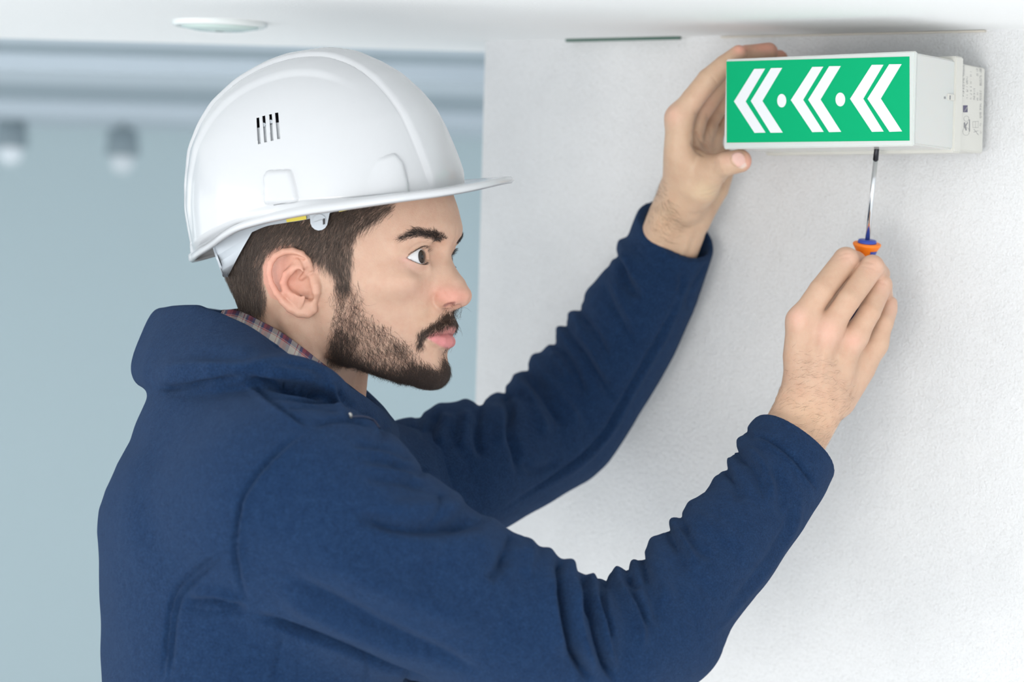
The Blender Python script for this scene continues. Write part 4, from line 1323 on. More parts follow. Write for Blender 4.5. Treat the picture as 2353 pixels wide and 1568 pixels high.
for row in vs:
    for i in range(72):
        x, y = PX(row[i])
        m_ = (np.abs(_hq[:, 0] - x) < 5) & (np.abs(_hq[:, 1] - y) < 5)
        if m_.any(): row[i] = P(x, y, min(row[i][1], _hc[m_][:, 1].min() - 0.0035))
outer = np.concatenate(vs); uvs = np.concatenate(uvs)
cen = outer.mean(0)
ndir = outer - np.array([cen[0], cen[1], 0]) * [1, 1, 0] - outer * [0, 0, 1]
ndir /= np.linalg.norm(ndir, axis=1)[:, None]
inner = outer - ndir * 0.0016
idg = np.arange(nA * nB).reshape(nB, nA)
f1 = np.stack([idg[:-1, :-1], idg[:-1, 1:], idg[1:, 1:], idg[1:, :-1]], -1).reshape(-1, 4)
rim = np.stack([idg[0, :-1], idg[0, :-1] + nA * nB, idg[0, 1:] + nA * nB, idg[0, 1:]], -1)
shirt = fast_mesh('shirt_collar', np.concatenate([outer, inner]), np.concatenate([f1, f1[:, ::-1] + nA * nB, rim]), m_plaid, person,
                  attrs={'cloth': np.column_stack([np.tile(uvs, (2, 1)), np.zeros(2 * len(uvs))])})
shirt['label'] = 'plaid shirt collar in red, navy and cream'


def tube_px(name, pts, r, m, parent, off=0.0):
    p = catmull([P(x, y, d) for x, y, d in pts], 6)
    n = 8
    vs, fs = [], []
    T = np.gradient(p, axis=0)
    for i, c in enumerate(p):
        t = T[i] / np.linalg.norm(T[i]); u = np.cross(t, (0, 1, 0)); u /= np.linalg.norm(u); w = np.cross(t, u)
        for k in range(n): vs.append(c + (u * math.cos(6.283 * k / n) + w * math.sin(6.283 * k / n)) * r)
    for i in range(len(p) - 1):
        for k in range(n): fs.append((i * n + k, i * n + (k + 1) % n, (i + 1) * n + (k + 1) % n, (i + 1) * n + k))
    return fast_mesh(name, np.array(vs), fs, m, parent)


def jdepth(x, y):
    q = tp; m = np.hypot(q[:, 0] - x, q[:, 1] - y) < 6
    return float(tv[m][:, 1].min())


m_zip = mat('navy_zip_tape', (0.012, 0.022, 0.06), 0.5)
m_metal = mat('dull_metal', (0.6, 0.6, 0.58), 0.35, 1.0)
tube_px('zipper', [(x, y, jdepth(x, y) - 0.0003) for x, y in [(808, 958), (835, 958), (858, 966), (872, 984)]], 0.0008, m_zip, jacket)
tube_px('zip_stop', [(x, y, jdepth(x, y) - 0.0008) for x, y in [(803, 951), (806, 954), (806, 959)]], 0.0012, m_metal, jacket)

# ------------------------------------------------------------------ hands (same body, camera frame metres)
def pts_(l): return [P(a, b, c) for a, b, c, r in l], [r * 1e-3 for a, b, c, r in l]


def build_hand(core, fingers, extra, lo, hi, h=0.0009, kf=0.0016, kc=0.0075, kcore=0.010):
    A = Field(lo, hi, h); B = Field(lo, hi, h)
    for c in core:
        p, r = pts_(c); A.chain(p, r, k=kcore)
    for f in fingers:
        p, r = pts_(f); B.chain(p, r, k=kf, kk=0.001)
    A.D = smin(A.D, B.D, kc)
    del B
    for e in extra: e(A)
    v, q = surface_nets(A)
    return v, q, vnormals(v, q)


# right hand: back of the hand, closed on the screwdriver handle
core = [
    [(1720, 1165, 2.085, 23), (1770, 1075, 2.10, 22), (1808, 985, 2.118, 20.5), (1848, 900, 2.128, 18.5)],
    [(1760, 1185, 2.095, 23), (1812, 1088, 2.108, 21), (1846, 1012, 2.12, 20.5), (1894, 930, 2.132, 19.5)],
    [(1848, 905, 2.128, 17), (1834, 820, 2.128, 13.5), (1840, 738, 2.126, 12.3)],
    [(1880, 905, 2.126, 17), (1882, 820, 2.122, 14.5), (1904, 756, 2.124, 12)],
    [(1905, 910, 2.134, 17), (1934, 830, 2.134, 14), (1962, 775, 2.138, 11.5)],
    [(1925, 915, 2.145, 17), (1975, 845, 2.155, 14.5), (2010, 790, 2.160, 11)],
    [(1870, 880, 2.15, 17), (1910, 800, 2.16, 14)],
]
fingers = [
    [(1840, 738, 2.128, 11.6), (1888, 668, 2.128, 11.4), (1944, 598, 2.146, 11.6), (1966, 600, 2.172, 9.0), (1990, 618, 2.198, 8.5), (1992, 640, 2.206, 8)],
    [(1904, 756, 2.126, 11.0), (1950, 690, 2.124, 10.4), (2004, 614, 2.144, 10.9), (2022, 630, 2.175, 8.8), (2012, 662, 2.200, 8.2), (2000, 675, 2.208, 8)],
    [(1964, 776, 2.138, 10.6), (1998, 718, 2.138, 9.9), (2023, 656, 2.156, 10.6), (2030, 680, 2.186, 8.4), (2012, 708, 2.206, 8)],
    [(2012, 792, 2.160, 9.6), (2030, 742, 2.160, 9.0), (2040, 704, 2.174, 9.6), (2036, 726, 2.196, 7.6), (2018, 748, 2.210, 7.2)],
    [(1845, 870, 2.165, 14), (1865, 780, 2.190, 12.5), (1915, 700, 2.200, 10.5), (1962, 645, 2.204, 9.5)],
]
bv, bq, bn = build_hand(core, fingers, [], P(1690, 1190, 2.05) - 0.02, np.array([0.345, 2.262, 0.088]))
bp = PX(bv)
bv = stroke(bv, bn, bp, [
    ([(1860, 890), (1868, 820), (1848, 755)], 9, 0.0007), ([(1885, 900), (1892, 830), (1903, 770)], 8, 0.0009), ([(1905, 890), (1930, 840), (1958, 790)], 8, 0.0008),
    ([(1862, 850), (1872, 800), (1872, 755)], 9, -0.0008), ([(1905, 850), (1925, 800), (1932, 770)], 9, -0.0008), ([(1960, 850), (1980, 810), (1988, 785)], 9, -0.0008),
    ([(1925, 590), (1940, 582), (1958, 580)], 3, -0.0003), ([(1920, 598), (1938, 592), (1960, 590)], 3, -0.0003), ([(1985, 600), (2000, 603), (2015, 606)], 3, -0.0003), ([(1978, 610), (1995, 614), (2012, 618)], 3, -0.0003),
    ([(2012, 645), (2025, 650), (2040, 652)], 3, -0.0003), ([(1795, 900), (1830, 925), (1880, 945), (1925, 960)], 8, -0.0005),
    ([(1778, 925), (1795, 905), (1800, 885)], 10, 0.0010),
], bn[:, 1] < 0)
HSK = (0.60, 0.402, 0.285)
bc = np.tile(np.array(HSK), (len(bv), 1))
bc = lerp3(bc, (0.80, 0.47, 0.38), np.clip(blob(bp, 1900, 765, 30, 34) + blob(bp, 1832, 728, 22, 26) + blob(bp, 1960, 785, 22, 22), 0, 1) * 0.55)
bc = lerp3(bc, (0.82, 0.50, 0.41), np.clip(blob(bp, 1950, 590, 26, 20) + blob(bp, 2010, 612, 24, 24) + blob(bp, 2030, 655, 18, 24) + blob(bp, 2050, 705, 16, 24), 0, 1) * 0.35)
bc = lerp3(bc, (0.76, 0.50, 0.32), blob(bp, 1850, 980, 70, 60) * 0.55)
BODY.append((bv, bq, bc))

# left hand: thumb below the sign, fingers over and behind it
core = [
    [(1478, 655, 2.350, 20), (1512, 572, 2.330, 21.5), (1538, 500, 2.305, 20.5), (1560, 440, 2.282, 18.5)],
    [(1510, 690, 2.352, 20), (1548, 598, 2.338, 20), (1574, 535, 2.318, 19), (1594, 472, 2.298, 17)],
    [(1564, 440, 2.275, 17.5), (1558, 350, 2.245, 13.5), (1562, 272, 2.238, 12.6)],
    [(1580, 435, 2.290, 16), (1584, 355, 2.275, 13), (1588, 285, 2.262, 11.5)],
    [(1595, 440, 2.305, 15), (1606, 360, 2.298, 12), (1610, 300, 2.285, 11)],
    [(1605, 450, 2.315, 15), (1626, 370, 2.315, 12), (1632, 312, 2.305, 10.5)],
    [(1598, 500, 2.305, 14), (1640, 432, 2.312, 14.5), (1662, 372, 2.315, 13)],
    [(1578, 470, 2.282, 18), (1604, 425, 2.262, 21.0), (1632, 398, 2.246, 15)],
    [(1575, 370, 2.250, 13), (1600, 372, 2.254, 11)],
]
fingers = [
    [(1562, 272, 2.238, 12.2), (1592, 228, 2.232, 10.6), (1628, 183, 2.230, 10.5), (1664, 150, 2.226, 9.2), (1697, 123, 2.226, 7.8)],
    [(1590, 285, 2.262, 11), (1625, 235, 2.262, 10.0), (1665, 180, 2.258, 9.6), (1715, 126, 2.252, 9.0), (1766, 119, 2.256, 8.6)],
    [(1612, 300, 2.288, 10.5), (1645, 250, 2.296, 9.8), (1690, 190, 2.292, 9.2), (1738, 138, 2.283, 8.4), (1791, 134, 2.286, 7.8)],
    [(1634, 312, 2.308, 9.8), (1662, 275, 2.318, 9), (1700, 222, 2.316, 8.4), (1735, 178, 2.306, 7.6)],
    [(1606, 412, 2.256, 15.5), (1640, 388, 2.242, 12.4), (1668, 377, 2.226, 11.2), (1700, 370, 2.222, 10.8)],
]


def nail(F):
    c = P(1697, 367, 2.2128)
    t = math.radians(-20)
    Rn = np.array([[math.cos(t), 0, math.sin(t)], [0, 1, 0], [-math.sin(t), 0, math.cos(t)]])
    F.ell(c, (0.0072, 0.0024, 0.0068), k=0.0004, R=Rn)


av, aq, an = build_hand(core, fingers, [nail], np.array([0.112, 2.175, -0.0]) , P(1830, 60, 2.36) + 0.01, kc=0.0085)
ap = PX(av)
av = stroke(av, an, ap, [
    ([(1592, 296), (1606, 318), (1622, 340), (1634, 356)], 4.5, -0.0022), ([(1586, 322), (1600, 345), (1622, 360)], 4, -0.0014), ([(1598, 305), (1614, 326), (1632, 350)], 7, 0.0012),
    ([(1600, 250), (1602, 275), (1598, 300)], 6, -0.0012), ([(1625, 250), (1630, 290), (1640, 330)], 5, -0.0008),
    ([(1648, 362), (1650, 385), (1662, 400)], 4, -0.0006), ([(1640, 366), (1644, 388)], 3, -0.0004),
    ([(1600, 442), (1630, 438), (1656, 424)], 3, -0.0005), ([(1602, 450), (1630, 448), (1654, 436)], 3, -0.0005), ([(1600, 460), (1628, 460), (1648, 450)], 3, -0.0005),
    ([(1578, 492), (1600, 494), (1630, 486)], 5, -0.0010), ([(1560, 600), (1580, 550), (1596, 510)], 7, 0.0010), ([(1573, 604), (1592, 560), (1606, 520)], 6, -0.0008),
    ([(1664, 404), (1664, 425), (1655, 452), (1640, 478)], 5, -0.0012), ([(1536, 268), (1548, 252), (1560, 240)], 6, 0.0006),
    ([(1632, 172), (1640, 180), (1650, 194)], 3, -0.0004), ([(1670, 138), (1676, 146)], 3, -0.0003),
], an[:, 1] < 0.1)
ac = np.tile(np.array((0.615, 0.43, 0.30)), (len(av), 1))
ac = lerp3(ac, (0.86, 0.42, 0.33), np.clip(blob(ap, 1722, 372, 14, 22) + blob(ap, 1760, 108, 40, 14) + blob(ap, 1700, 112, 16, 14) + blob(ap, 1800, 120, 16, 12), 0, 1) * 0.75)
ac = lerp3(ac, (0.84, 0.50, 0.40), np.clip(blob(ap, 1545, 262, 22, 24) + blob(ap, 1670, 365, 20, 14) + blob(ap, 1630, 245, 40, 40) * 0.7, 0, 1) * 0.4)
ac = lerp3(ac, (0.80, 0.66, 0.42), blob(ap, 1620, 440, 34, 22) * 0.4)
ac = lerp3(ac, (0.76, 0.52, 0.34), blob(ap, 1535, 500, 44, 60) * 0.45)
_nm = mask(ap, [(1681, 356), (1690, 349), (1702, 349), (1711, 362), (1714, 380), (1704, 386), (1694, 383), (1684, 370)], 3) * (av[:, 1] < 2.216)
ac = lerp3(ac, (0.78, 0.52, 0.46), _nm * 0.9)
ac = lerp3(ac, (0.80, 0.70, 0.62), mask(ap, [(1698, 386), (1706, 388), (1716, 382), (1713, 374), (1704, 381)], 2) * (av[:, 1] < 2.216) * 0.7)
BODY.append((av, aq, ac))
# arms, shoulders and trunk under the clothes, so that the body is whole
CF = Field((-0.34, 1.84, -0.42), (0.24, 2.42, 0.04), 0.006)
CF.chain([c - np.array([0, 0, 0]) for c in R_pts[8:86:6]], [r * 0.62 for r in R_rs[8:86:6]], k=0.02)
CF.chain([c for c in L_pts[2:76:5]], [r * 0.62 for r in L_rs[2:76:5]], k=0.02)
CF.ell((-0.205, 2.07, -0.20), (0.105, 0.15, 0.19), k=0.04)
CF.chain([P(700, 1130, 1.94), P(660, 1050, 2.07), P(760, 1120, 2.22), P(960, 1140, 2.28)], [0.045, 0.05, 0.045, 0.035], k=0.05)
CF.chain([P(585, 915, 2.10), P(560, 1000, 2.08)], [0.03, 0.045], k=0.03)
cv, cq = surface_nets(CF); del CF
BODY.append((cv, cq, np.tile(np.array(HSK), (len(cv), 1))))


# fine hair on both forearms
def arm_hair(v, q, n, px, poly, num, ctrl, seed):
    w = mask(px, poly, 14) * (n[:, 1] < 0.3)
    f, bw = scatter(v, q, w, num, seed)
    Q = q[f]
    pos = (v[Q] * bw[..., None]).sum(1); nor = (n[Q] * bw[..., None]).sum(1)
    nor /= np.linalg.norm(nor, axis=1)[:, None]
    pp = PX(pos)
    d = field_dir(pp, ctrl)
    r = np.random.default_rng(seed)
    a = r.normal(0, 0.35, num)
    dx = d[:, 0] * np.cos(a) - d[:, 1] * np.sin(a); dy = d[:, 0] * np.sin(a) + d[:, 1] * np.cos(a)
    dc = np.stack([dx, np.zeros(num), -dy], 1)
    return pos, nor, dc


m_armhair = hair_mat('brown_arm_hair', (0.16, 0.10, 0.06), (0.32, 0.22, 0.14))
h1 = arm_hair(av, aq, an, ap, [(1486, 500), (1510, 440), (1528, 420), (1545, 470), (1570, 520), (1540, 560), (1510, 550)], 380, [(1520, 490, 0.6, 0.5), (1560, 500, 0.9, 0.2), (1505, 440, -0.9, -0.3)], 41)
h2 = arm_hair(bv, bq, bn, bp, [(1765, 955), (1800, 880), (1815, 800), (1900, 820), (1960, 900), (1930, 970), (1885, 1040), (1820, 1010)], 560, [(1830, 930, 1, -0.15), (1880, 980, 0.95, -0.3), (1850, 850, 1, 0.0)], 42)
strands('arm_hair', np.concatenate([h1[0], h2[0]]), np.concatenate([h1[1], h2[1]]), np.concatenate([h1[2], h2[2]]),
        np.random.default_rng(3).uniform(0.004, 0.011, len(h1[0]) + len(h2[0])), 0.00005, 0.22, 0.15, m_armhair, person, 4, 3, 'fine brown hair on the forearms', seed=9)

# ------------------------------------------------------------------ sign lamp
m_case = mat('ivory_plastic', (0.64, 0.63, 0.58), 0.35)
m_lens = mat('milky_lens_plastic', (0.61, 0.615, 0.59), 0.18)
bsdf(m_lens).inputs['Subsurface Weight'].default_value = 0.1
m_signg = mat('green_sign_film', (0.0, 0.37, 0.150), 0.5, Specular_IOR_Level=0.1)
m_signw = mat('white_sign_film', (0.74, 0.75, 0.77), 0.4)
m_ink = mat('grey_print', (0.26, 0.26, 0.27), 0.6)
m_inkd = mat('dark_print', (0.10, 0.09, 0.16), 0.5)

sTL, sTR, sBL, sBR = P(1663, 136.5, 2.196), P(2099.5, 117, 2.08), P(1665.5, 342.5, 2.196), P(2099.5, 335.6, 2.08)
ex = ((sTR - sTL) + (sBR - sBL)); ex /= np.linalg.norm(ex)
ez = ((sTL - sBL) + (sTR - sBR)); ez -= (ez @ ex) * ex; ez /= np.linalg.norm(ez)
ey = np.cross(ez, ex)
if ey[1] < 0: ey = -ey
s0 = (sTL + sTR + sBL + sBR) / 4
SW, SH = (np.linalg.norm(sTR - sTL) + np.linalg.norm(sBR - sBL)) / 2, (np.linalg.norm(sTL - sBL) + np.linalg.norm(sTR - sBR)) / 2


def s2c(p):
    p = np.asarray(p, float)
    return s0 + p[..., :1] * ex + p[..., 1:2] * ey + p[..., 2:3] * ez


def on_plane(px, py, y=0.0, nrm=None, org=None):
    nrm = ey if nrm is None else nrm
    org = s0 + ey * y if org is None else org
    r = P(px, py, 1.0)
    t = (org @ nrm) / (r @ nrm)
    q = r * t - s0
    return np.array([q @ ex, q @ ey, q @ ez])


sign = empty('exit_sign', c2w(s0 + ey * 0.07), 'boxy ivory emergency lamp with green face and white left-pointing chevrons', 'sign')


def box_s(name, lo, hi, m, parent, bev=0.0012, seg=2):
    bm = bmesh.new()
    bmesh.ops.create_cube(bm, size=1)
    for v in bm.verts: v.co = Vector([lo[i] + (v.co[i] + 0.5) * (hi[i] - lo[i]) for i in range(3)])
    if bev: bmesh.ops.bevel(bm, geom=bm.edges[:], offset=bev, segments=seg, affect='EDGES')
    for v in bm.verts: v.co = Vector(c2w(s2c(np.array(v.co))))
    me = bpy.data.meshes.new(name); bm.to_mesh(me); bm.free()
    return link(name, me, m, parent)


hw_, hh = SW / 2, SH / 2
box_s('housing', (-hw_ + 0.0015, 0.004, -hh + 0.0012), (hw_ - 0.0005, 0.0775, hh - 0.0012), m_lens, sign, 0.0015)
fr = box_s('front_frame', (-hw_, 0.0008, -hh), (hw_, 0.0052, hh), m_lens, sign, 0.0010, 3)
box_s('flange', (-hw_ - 0.001, 0.0752, -hh - 0.0012), (hw_ + 0.0012, 0.0895, hh + 0.0025), m_case, sign, 0.0012)
bp_ = box_s('back_plate', (-hw_ + 0.006, 0.0895, -hh + 0.0015), (hw_ - 0.0012, 0.1370, hh - 0.0030), m_case, sign, 0.0010)


def prism(name, poly, y0, y1, m, parent):
    """poly: list of (x, z) in the sign's plane"""
    n = len(poly)
    vs = [(x, y0, z) for x, z in poly] + [(x, y1, z) for x, z in poly]
    fs = [tuple(range(n)), tuple(range(2 * n - 1, n - 1, -1))] + [(i, n + i, n + (i + 1) % n, (i + 1) % n) for i in range(n)]
    return fast_mesh(name, s2c(np.array(vs)), fs, m, parent, smooth=False)


def zx(l): return [tuple(on_plane(1600 + a / 2.903, 60 + b / 2.903, 0.0005)[[0, 2]]) for a, b in l]


gp = prism('green_panel', zx([(201, 236), (1421, 203), (1422, 764), (203, 778)]), 0.0004, 0.0011, m_signg, sign)
gp['label'] = 'green panel'
CHEV = [((253, 503), (388, 286), (460, 284), (330, 503), (463, 711), (390, 713)), ((365, 500), (500, 281), (574, 279), (442, 500), (578, 711), (497, 712)),
        ((632, 494), (775, 273), (848, 271), (714, 492), (851, 706), (775, 708)), ((748, 492), (888, 268), (965, 267), (830, 490), (968, 706), (887, 708)),
        ((1027, 486), (1172, 259), (1250, 258), (1115, 485), (1251, 704), (1173, 706)), ((1143, 485), (1288, 255), (1371, 254), (1232, 484), (1374, 703), (1290, 706))]
for c in CHEV:
    prism('chevron', zx(c), 0.00005, 0.0006, m_signw, gp)
for cx_, cy_, rx_, ry_ in ((571, 498, 30, 45), (962, 490, 32, 46)):
    prism('dot', zx([(cx_ + rx_ * math.cos(a), cy_ + ry_ * math.sin(a)) for a in np.linspace(0, 2 * math.pi, 32, endpoint=False)]), 0.00005, 0.0006, m_signw, gp)

# small moulded catch on the side and the printed rating label on the back box
side_x = hw_ - 0.0005


def side_pt(px, py, xo):
    return on_plane(px, py, nrm=ex, org=s0 + ex * xo)


def side_box(name, px0, py0, px1, py1, xo, th, m, parent):
    a, b = side_pt(px0, py0, xo), side_pt(px1, py1, xo)
    lo, hi = np.minimum(a, b), np.maximum(a, b)
    return box_s(name, (xo - 0.0003, lo[1], lo[2]), (xo + th, hi[1], hi[2]), m, parent, 0)


def zb(x, y): return 2080 + x / 5.6, 80 + y / 5.6


ct = side_box('catch', *zb(545, 760), *zb(620, 850), side_x, 0.0012, m_case, sign)
side_box('catch_slot', *zb(568, 780), *zb(580, 835), side_x + 0.0010, 0.0004, m_ink, ct)
side_box('catch_slot', *zb(497, 795), *zb(516, 825), side_x - 0.0001, 0.0005, m_ink, sign)
# label printing: columns of tiny upright characters, too small to read in the photograph
pr = []
rr = random.Random(4)
cols = [(750, 395, 800, 26, 0), (797, 540, 835, 26, 5), (845, 475, 850, 24, 4), (888, 690, 855, 22, 1), (930, 745, 855, 24, 5), (927, 430, 535, 26, 1), (970, 395, 655, 30, 1), (970, 715, 1075, 30, 1), (970, 1140, 1165, 24, 0), (970, 1240, 1270, 22, 0)]
xo = hw_ - 0.0012
vs, fs = [], []


def ink_quad(x0, y0, x1, y1):
    a, b = side_pt(*zb(x0, y0), xo), side_pt(*zb(x1, y1), xo)
    k = len(vs)
    X_ = xo + 0.00012
    for y_, z_ in ((a[1], a[2]), (b[1], a[2]), (b[1], b[2]), (a[1], b[2])): vs.append((X_, y_, z_))
    fs.append((k, k + 1, k + 2, k + 3))


for cx_, y0_, y1_, w_, gap in cols:
    y = y0_
    while y < y1_:
        L_ = rr.uniform(5, 9)
        n = rr.randint(1, 3)
        for j in range(n):
            xx = cx_ - w_ / 2 + w_ * j / n + rr.uniform(0, 3)
            ink_quad(xx, y, xx + w_ / n * rr.uniform(0.4, 0.8), y + (L_ if rr.random() < 0.5 else 3))
        if rr.random() < 0.5: ink_quad(cx_ - w_ / 2, y, cx_ + w_ / 2, y + 2.2)
        y += L_ + rr.uniform(4, 7) + (rr.uniform(14, 34) if gap and rr.random() < 0.22 * gap / 3 else 0)
fast_mesh('printed_text', s2c(np.array(vs)), fs, m_ink, bp_, smooth=False)['kind'] = 'stuff'


def side_poly(name, pts, m, parent, off=0.00014):
    q = [side_pt(*zb(*p), xo) for p in pts]
    v = [(xo + off, a[1], a[2]) for a in q]
    return fast_mesh(name, s2c(np.array(v)), [tuple(range(len(v)))], m, parent, smooth=False)


side_poly('square_mark', [(743, 908), (802, 908), (802, 998), (743, 998)], m_inkd, bp_)
side_poly('diagonal_stripe', [(790, 925), (802, 925), (802, 940), (764, 990), (752, 990)], m_ink, bp_, 0.00018)


def side_ring(name, cx_, cy_, rx_, ry_, w_, m):
    a = np.linspace(0, 2 * math.pi, 33)[:-1]
    o = [side_pt(*zb(cx_ + rx_ * math.cos(t), cy_ + ry_ * math.sin(t)), xo) for t in a]
    i = [side_pt(*zb(cx_ + (rx_ - w_) * math.cos(t), cy_ + (ry_ - w_) * math.sin(t)), xo) for t in a]
    v = [(xo + 0.00014, p[1], p[2]) for p in o + i]
    f = [(k, (k + 1) % 32, 32 + (k + 1) % 32, 32 + k) for k in range(32)]
    return fast_mesh(name, s2c(np.array(v)), f, m, bp_, smooth=False)


side_ring('round_mark', 786, 1080, 34, 36, 3, m_ink)
side_ring('round_mark', 782, 1245, 44, 52, 3, m_ink)
side_poly('approval_mark', [(752, 1130), (768, 1125), (776, 1160), (800, 1120), (806, 1130), (782, 1180), (792, 1230), (776, 1235), (766, 1190), (752, 1200)], m_ink, bp_)
side_poly('approval_mark', [(820, 1090), (832, 1090), (832, 1245), (820, 1245)], m_ink, bp_)
side_poly('approval_mark', [(868, 1118), (942, 1112), (942, 1115), (868, 1121)], m_ink, bp_)
side_poly('approval_mark', [(868, 1112), (870, 1112), (870, 1195), (868, 1195)], m_ink, bp_)
side_poly('approval_mark', [(902, 1110), (904, 1110), (904, 1198), (902, 1198)], m_ink, bp_)
side_poly('approval_mark', [(938, 1112), (940, 1112), (940, 1196), (938, 1196)], m_ink, bp_)
side_poly('approval_mark', [(868, 1192), (942, 1193), (942, 1196), (868, 1195)], m_ink, bp_)
side_poly('approval_mark', [(880, 1215), (884, 1212), (944, 1290), (940, 1293)], m_ink, bp_)
side_poly('approval_mark', [(880, 1250), (940, 1232), (940, 1236), (880, 1256)], m_ink, bp_)

# ------------------------------------------------------------------ screwdriver
m_chrome = mat('chromed_steel', (0.72, 0.74, 0.76), 0.14, 1.0)
m_blacktip = mat('blackened_steel', (0.03, 0.03, 0.035), 0.35, 0.8)
m_orange = mat('orange_rubber', (1.0, 0.235, 0.008), 0.45)
m_blue = mat('blue_plastic', (0.03, 0.07, 0.42), 0.35)
m_navy = mat('dark_blue_plastic', (0.012, 0.016, 0.07), 0.35)
sd0, sd1 = P(2014.5, 343, 2.160), P(1993, 553, 2.180)
sax = sd1 - sd0; slen = np.linalg.norm(sax); sax /= slen
shand = sax
driver = empty('screwdriver', c2w(sd1), 'screwdriver with orange and blue handle held up under the sign', 'screwdriver')
lathe('shaft', [(0.010, 0.0021), (slen * 0.5, 0.0021), (slen + 0.002, 0.0021)], sd0, sax, 24, m_chrome, driver, up=(0, 1, 0))
lathe('tip', [(-0.004, 0.0004), (-0.002, 0.0016), (0.0, 0.0023), (0.0098, 0.0025), (0.0102, 0.0021)], sd0, sax, 24, m_blacktip, driver, up=(0, 1, 0))
lathe('collar', [(-0.0008, 0.004), (-0.0004, 0.0080), (0.0012, 0.0085), (0.0022, 0.0085), (0.0026, 0.004)], sd1, sax, 40, m_blue, driver, up=(0, 1, 0))
gp_ = lathe('grip', [(0.0022, 0.008), (0.0024, 0.0122), (0.0034, 0.0128), (0.0050, 0.0122), (0.0085, 0.0100), (0.0125, 0.0086), (0.020, 0.0082), (0.030, 0.0092)], sd1, sax, 48, m_orange, driver, up=(0, 1, 0))
lathe('handle', [(0.0285, 0.0088), (0.034, 0.0108), (0.050, 0.0118), (0.075, 0.0120), (0.092, 0.0112), (0.098, 0.0085), (0.100, 0.003)], sd1, sax, 32, m_navy, driver, up=(0, 1, 0))
# blue inlay on the grip
iv, if_ = [], []
_u = np.cross(sax, (0, 1, 0)); _u /= np.linalg.norm(_u); _w = np.cross(sax, _u)
if _w[1] > 0: _w = -_w
for i, t in enumerate(np.linspace(0.0085, 0.024, 10)):
    r = np.interp(t, [0.005, 0.0085, 0.0125, 0.020], [0.0122, 0.0100, 0.0086, 0.0082]) + 0.0004
    for j, a in enumerate(np.linspace(0.25, 1.05, 8)):
        s_ = -1 if _u[0] < 0 else 1
        iv.append(sd1 + sax * t + (_u * s_ * math.sin(a) + _w * math.cos(a)) * r)
for i in range(9):
    for j in range(7): if_.append((i * 8 + j, i * 8 + j + 1, (i + 1) * 8 + j + 1, (i + 1) * 8 + j))
fast_mesh('grip_inlay', np.array(iv), if_, m_blue, gp_)

# ------------------------------------------------------------------ hard hat
m_hat = mat('glossy_white_plastic', (0.56, 0.57, 0.585), 0.2)
bsdf(m_hat).inputs['Coat Weight'].default_value = 0.3
bsdf(m_hat).inputs['Coat Roughness'].default_value = 0.08
m_hg = mat('light_grey_plastic', (0.50, 0.54, 0.58), 0.45)
m_hy = mat('yellow_plastic', (0.80, 0.66, 0.10), 0.5)
m_shut = mat('pale_grey_plastic', (0.72, 0.75, 0.78), 0.45)
m_hd = mat('dark_grey_plastic', (0.04, 0.04, 0.045), 0.6)
m_hin = mat('dark_backing', (0.02, 0.016, 0.022), 0.8)
PH2 = math.radians(13.5)
HFW = np.array([math.cos(PSI) * math.cos(PH2), -math.sin(PSI) * math.cos(PH2), math.sin(PH2)])
HUP0 = np.array([-math.cos(PSI) * math.sin(PH2), math.sin(PSI) * math.sin(PH2), math.cos(PH2)])
ROLL_H = math.radians(7.5)      # the near side sits a little lower
HRV = math.cos(ROLL_H) * RV - math.sin(ROLL_H) * HUP0
HUP = math.cos(ROLL_H) * HUP0 + math.sin(ROLL_H) * RV


def t2c(v):
    v = np.asarray(v, float) * 1e-3
    return HO + v[..., :1] * HFW + v[..., 1:2] * HRV + v[..., 2:3] * HUP


def TP(px, py, b):
    r = P(px, py, 1.0)
    t = (b * 1e-3 + HO @ HRV) / (r @ HRV)
    v = (r * t - HO) * 1e3
    return np.array([v @ HFW, b, v @ HUP])


SIL_B = [(441, 557, 30), (431, 480, 32), (431, 421, 32), (439, 350, 30), (461, 296, 28), (489, 250, 26), (543, 200, 22), (614, 159, 16), (686, 137, 10)]
SIL_F = [(1061, 421, -24), (1039, 357, -24), (1014, 300, -22), (989, 254, -20), (957, 218, -18), (911, 179, -14), (864, 155, -8), (804, 136, 0), (746, 131, 4)]
bk = np.array([TP(*p) for p in SIL_B]); ft = np.array([TP(*p) for p in SIL_F])
top_h = max(TP(746, 131, 4)[2], TP(804, 136, 0)[2], TP(700, 134, 8)[2]) + 0.6
# the silhouette is not quite the mid line: push the mid line out a little
def prof(arr, sgn):
    o = np.argsort(arr[:, 2])
    return arr[o, 2], arr[o, 0] + sgn * 1.5


bh, ba = prof(bk, -1); fh, fa = prof(ft, 1)
A0H = 5.0
NT, NH = 384, 150
h0 = 48.0
front0, back0 = np.interp(h0 + 6, fh, fa) - A0H, A0H - np.interp(h0, bh, ba)
ths = np.linspace(-math.pi, math.pi, NT, endpoint=False)
LOOP = [TP(*p) for p in [(1152, 418, 0), (1128, 424, 26), (1090, 433, 50), (1025, 445, 76), (932, 457, 93), (864, 467, 99), (779, 480, 103), (704, 489, 103), (614, 507, 99), (543, 527, 88), (489, 566, 62), (448, 594, 30), (437, 600, 0)]]
LOOP = np.array(LOOP)
_lt = np.arctan2(LOOP[:, 1], LOOP[:, 0] - A0H); _lr = np.hypot(LOOP[:, 0] - A0H, LOOP[:, 1]); _lc = LOOP[:, 2]
_lt[0] = 0; _lt[-1] = math.pi
print('helmet loop', np.round(LOOP, 1).tolist(), 'top', top_h, 'f0', front0, 'b0', back0)


def peri(t, ys):
    return np.interp(np.abs(t), _lt, ys)


def smooth_peri(ys, n=60):
    y = peri(ths, ys)
    for _ in range(n): y = (np.roll(y, 1) + 2 * y + np.roll(y, -1)) / 4
    return y


RB, CB = smooth_peri(_lr), smooth_peri(_lc)
W0 = 95.0


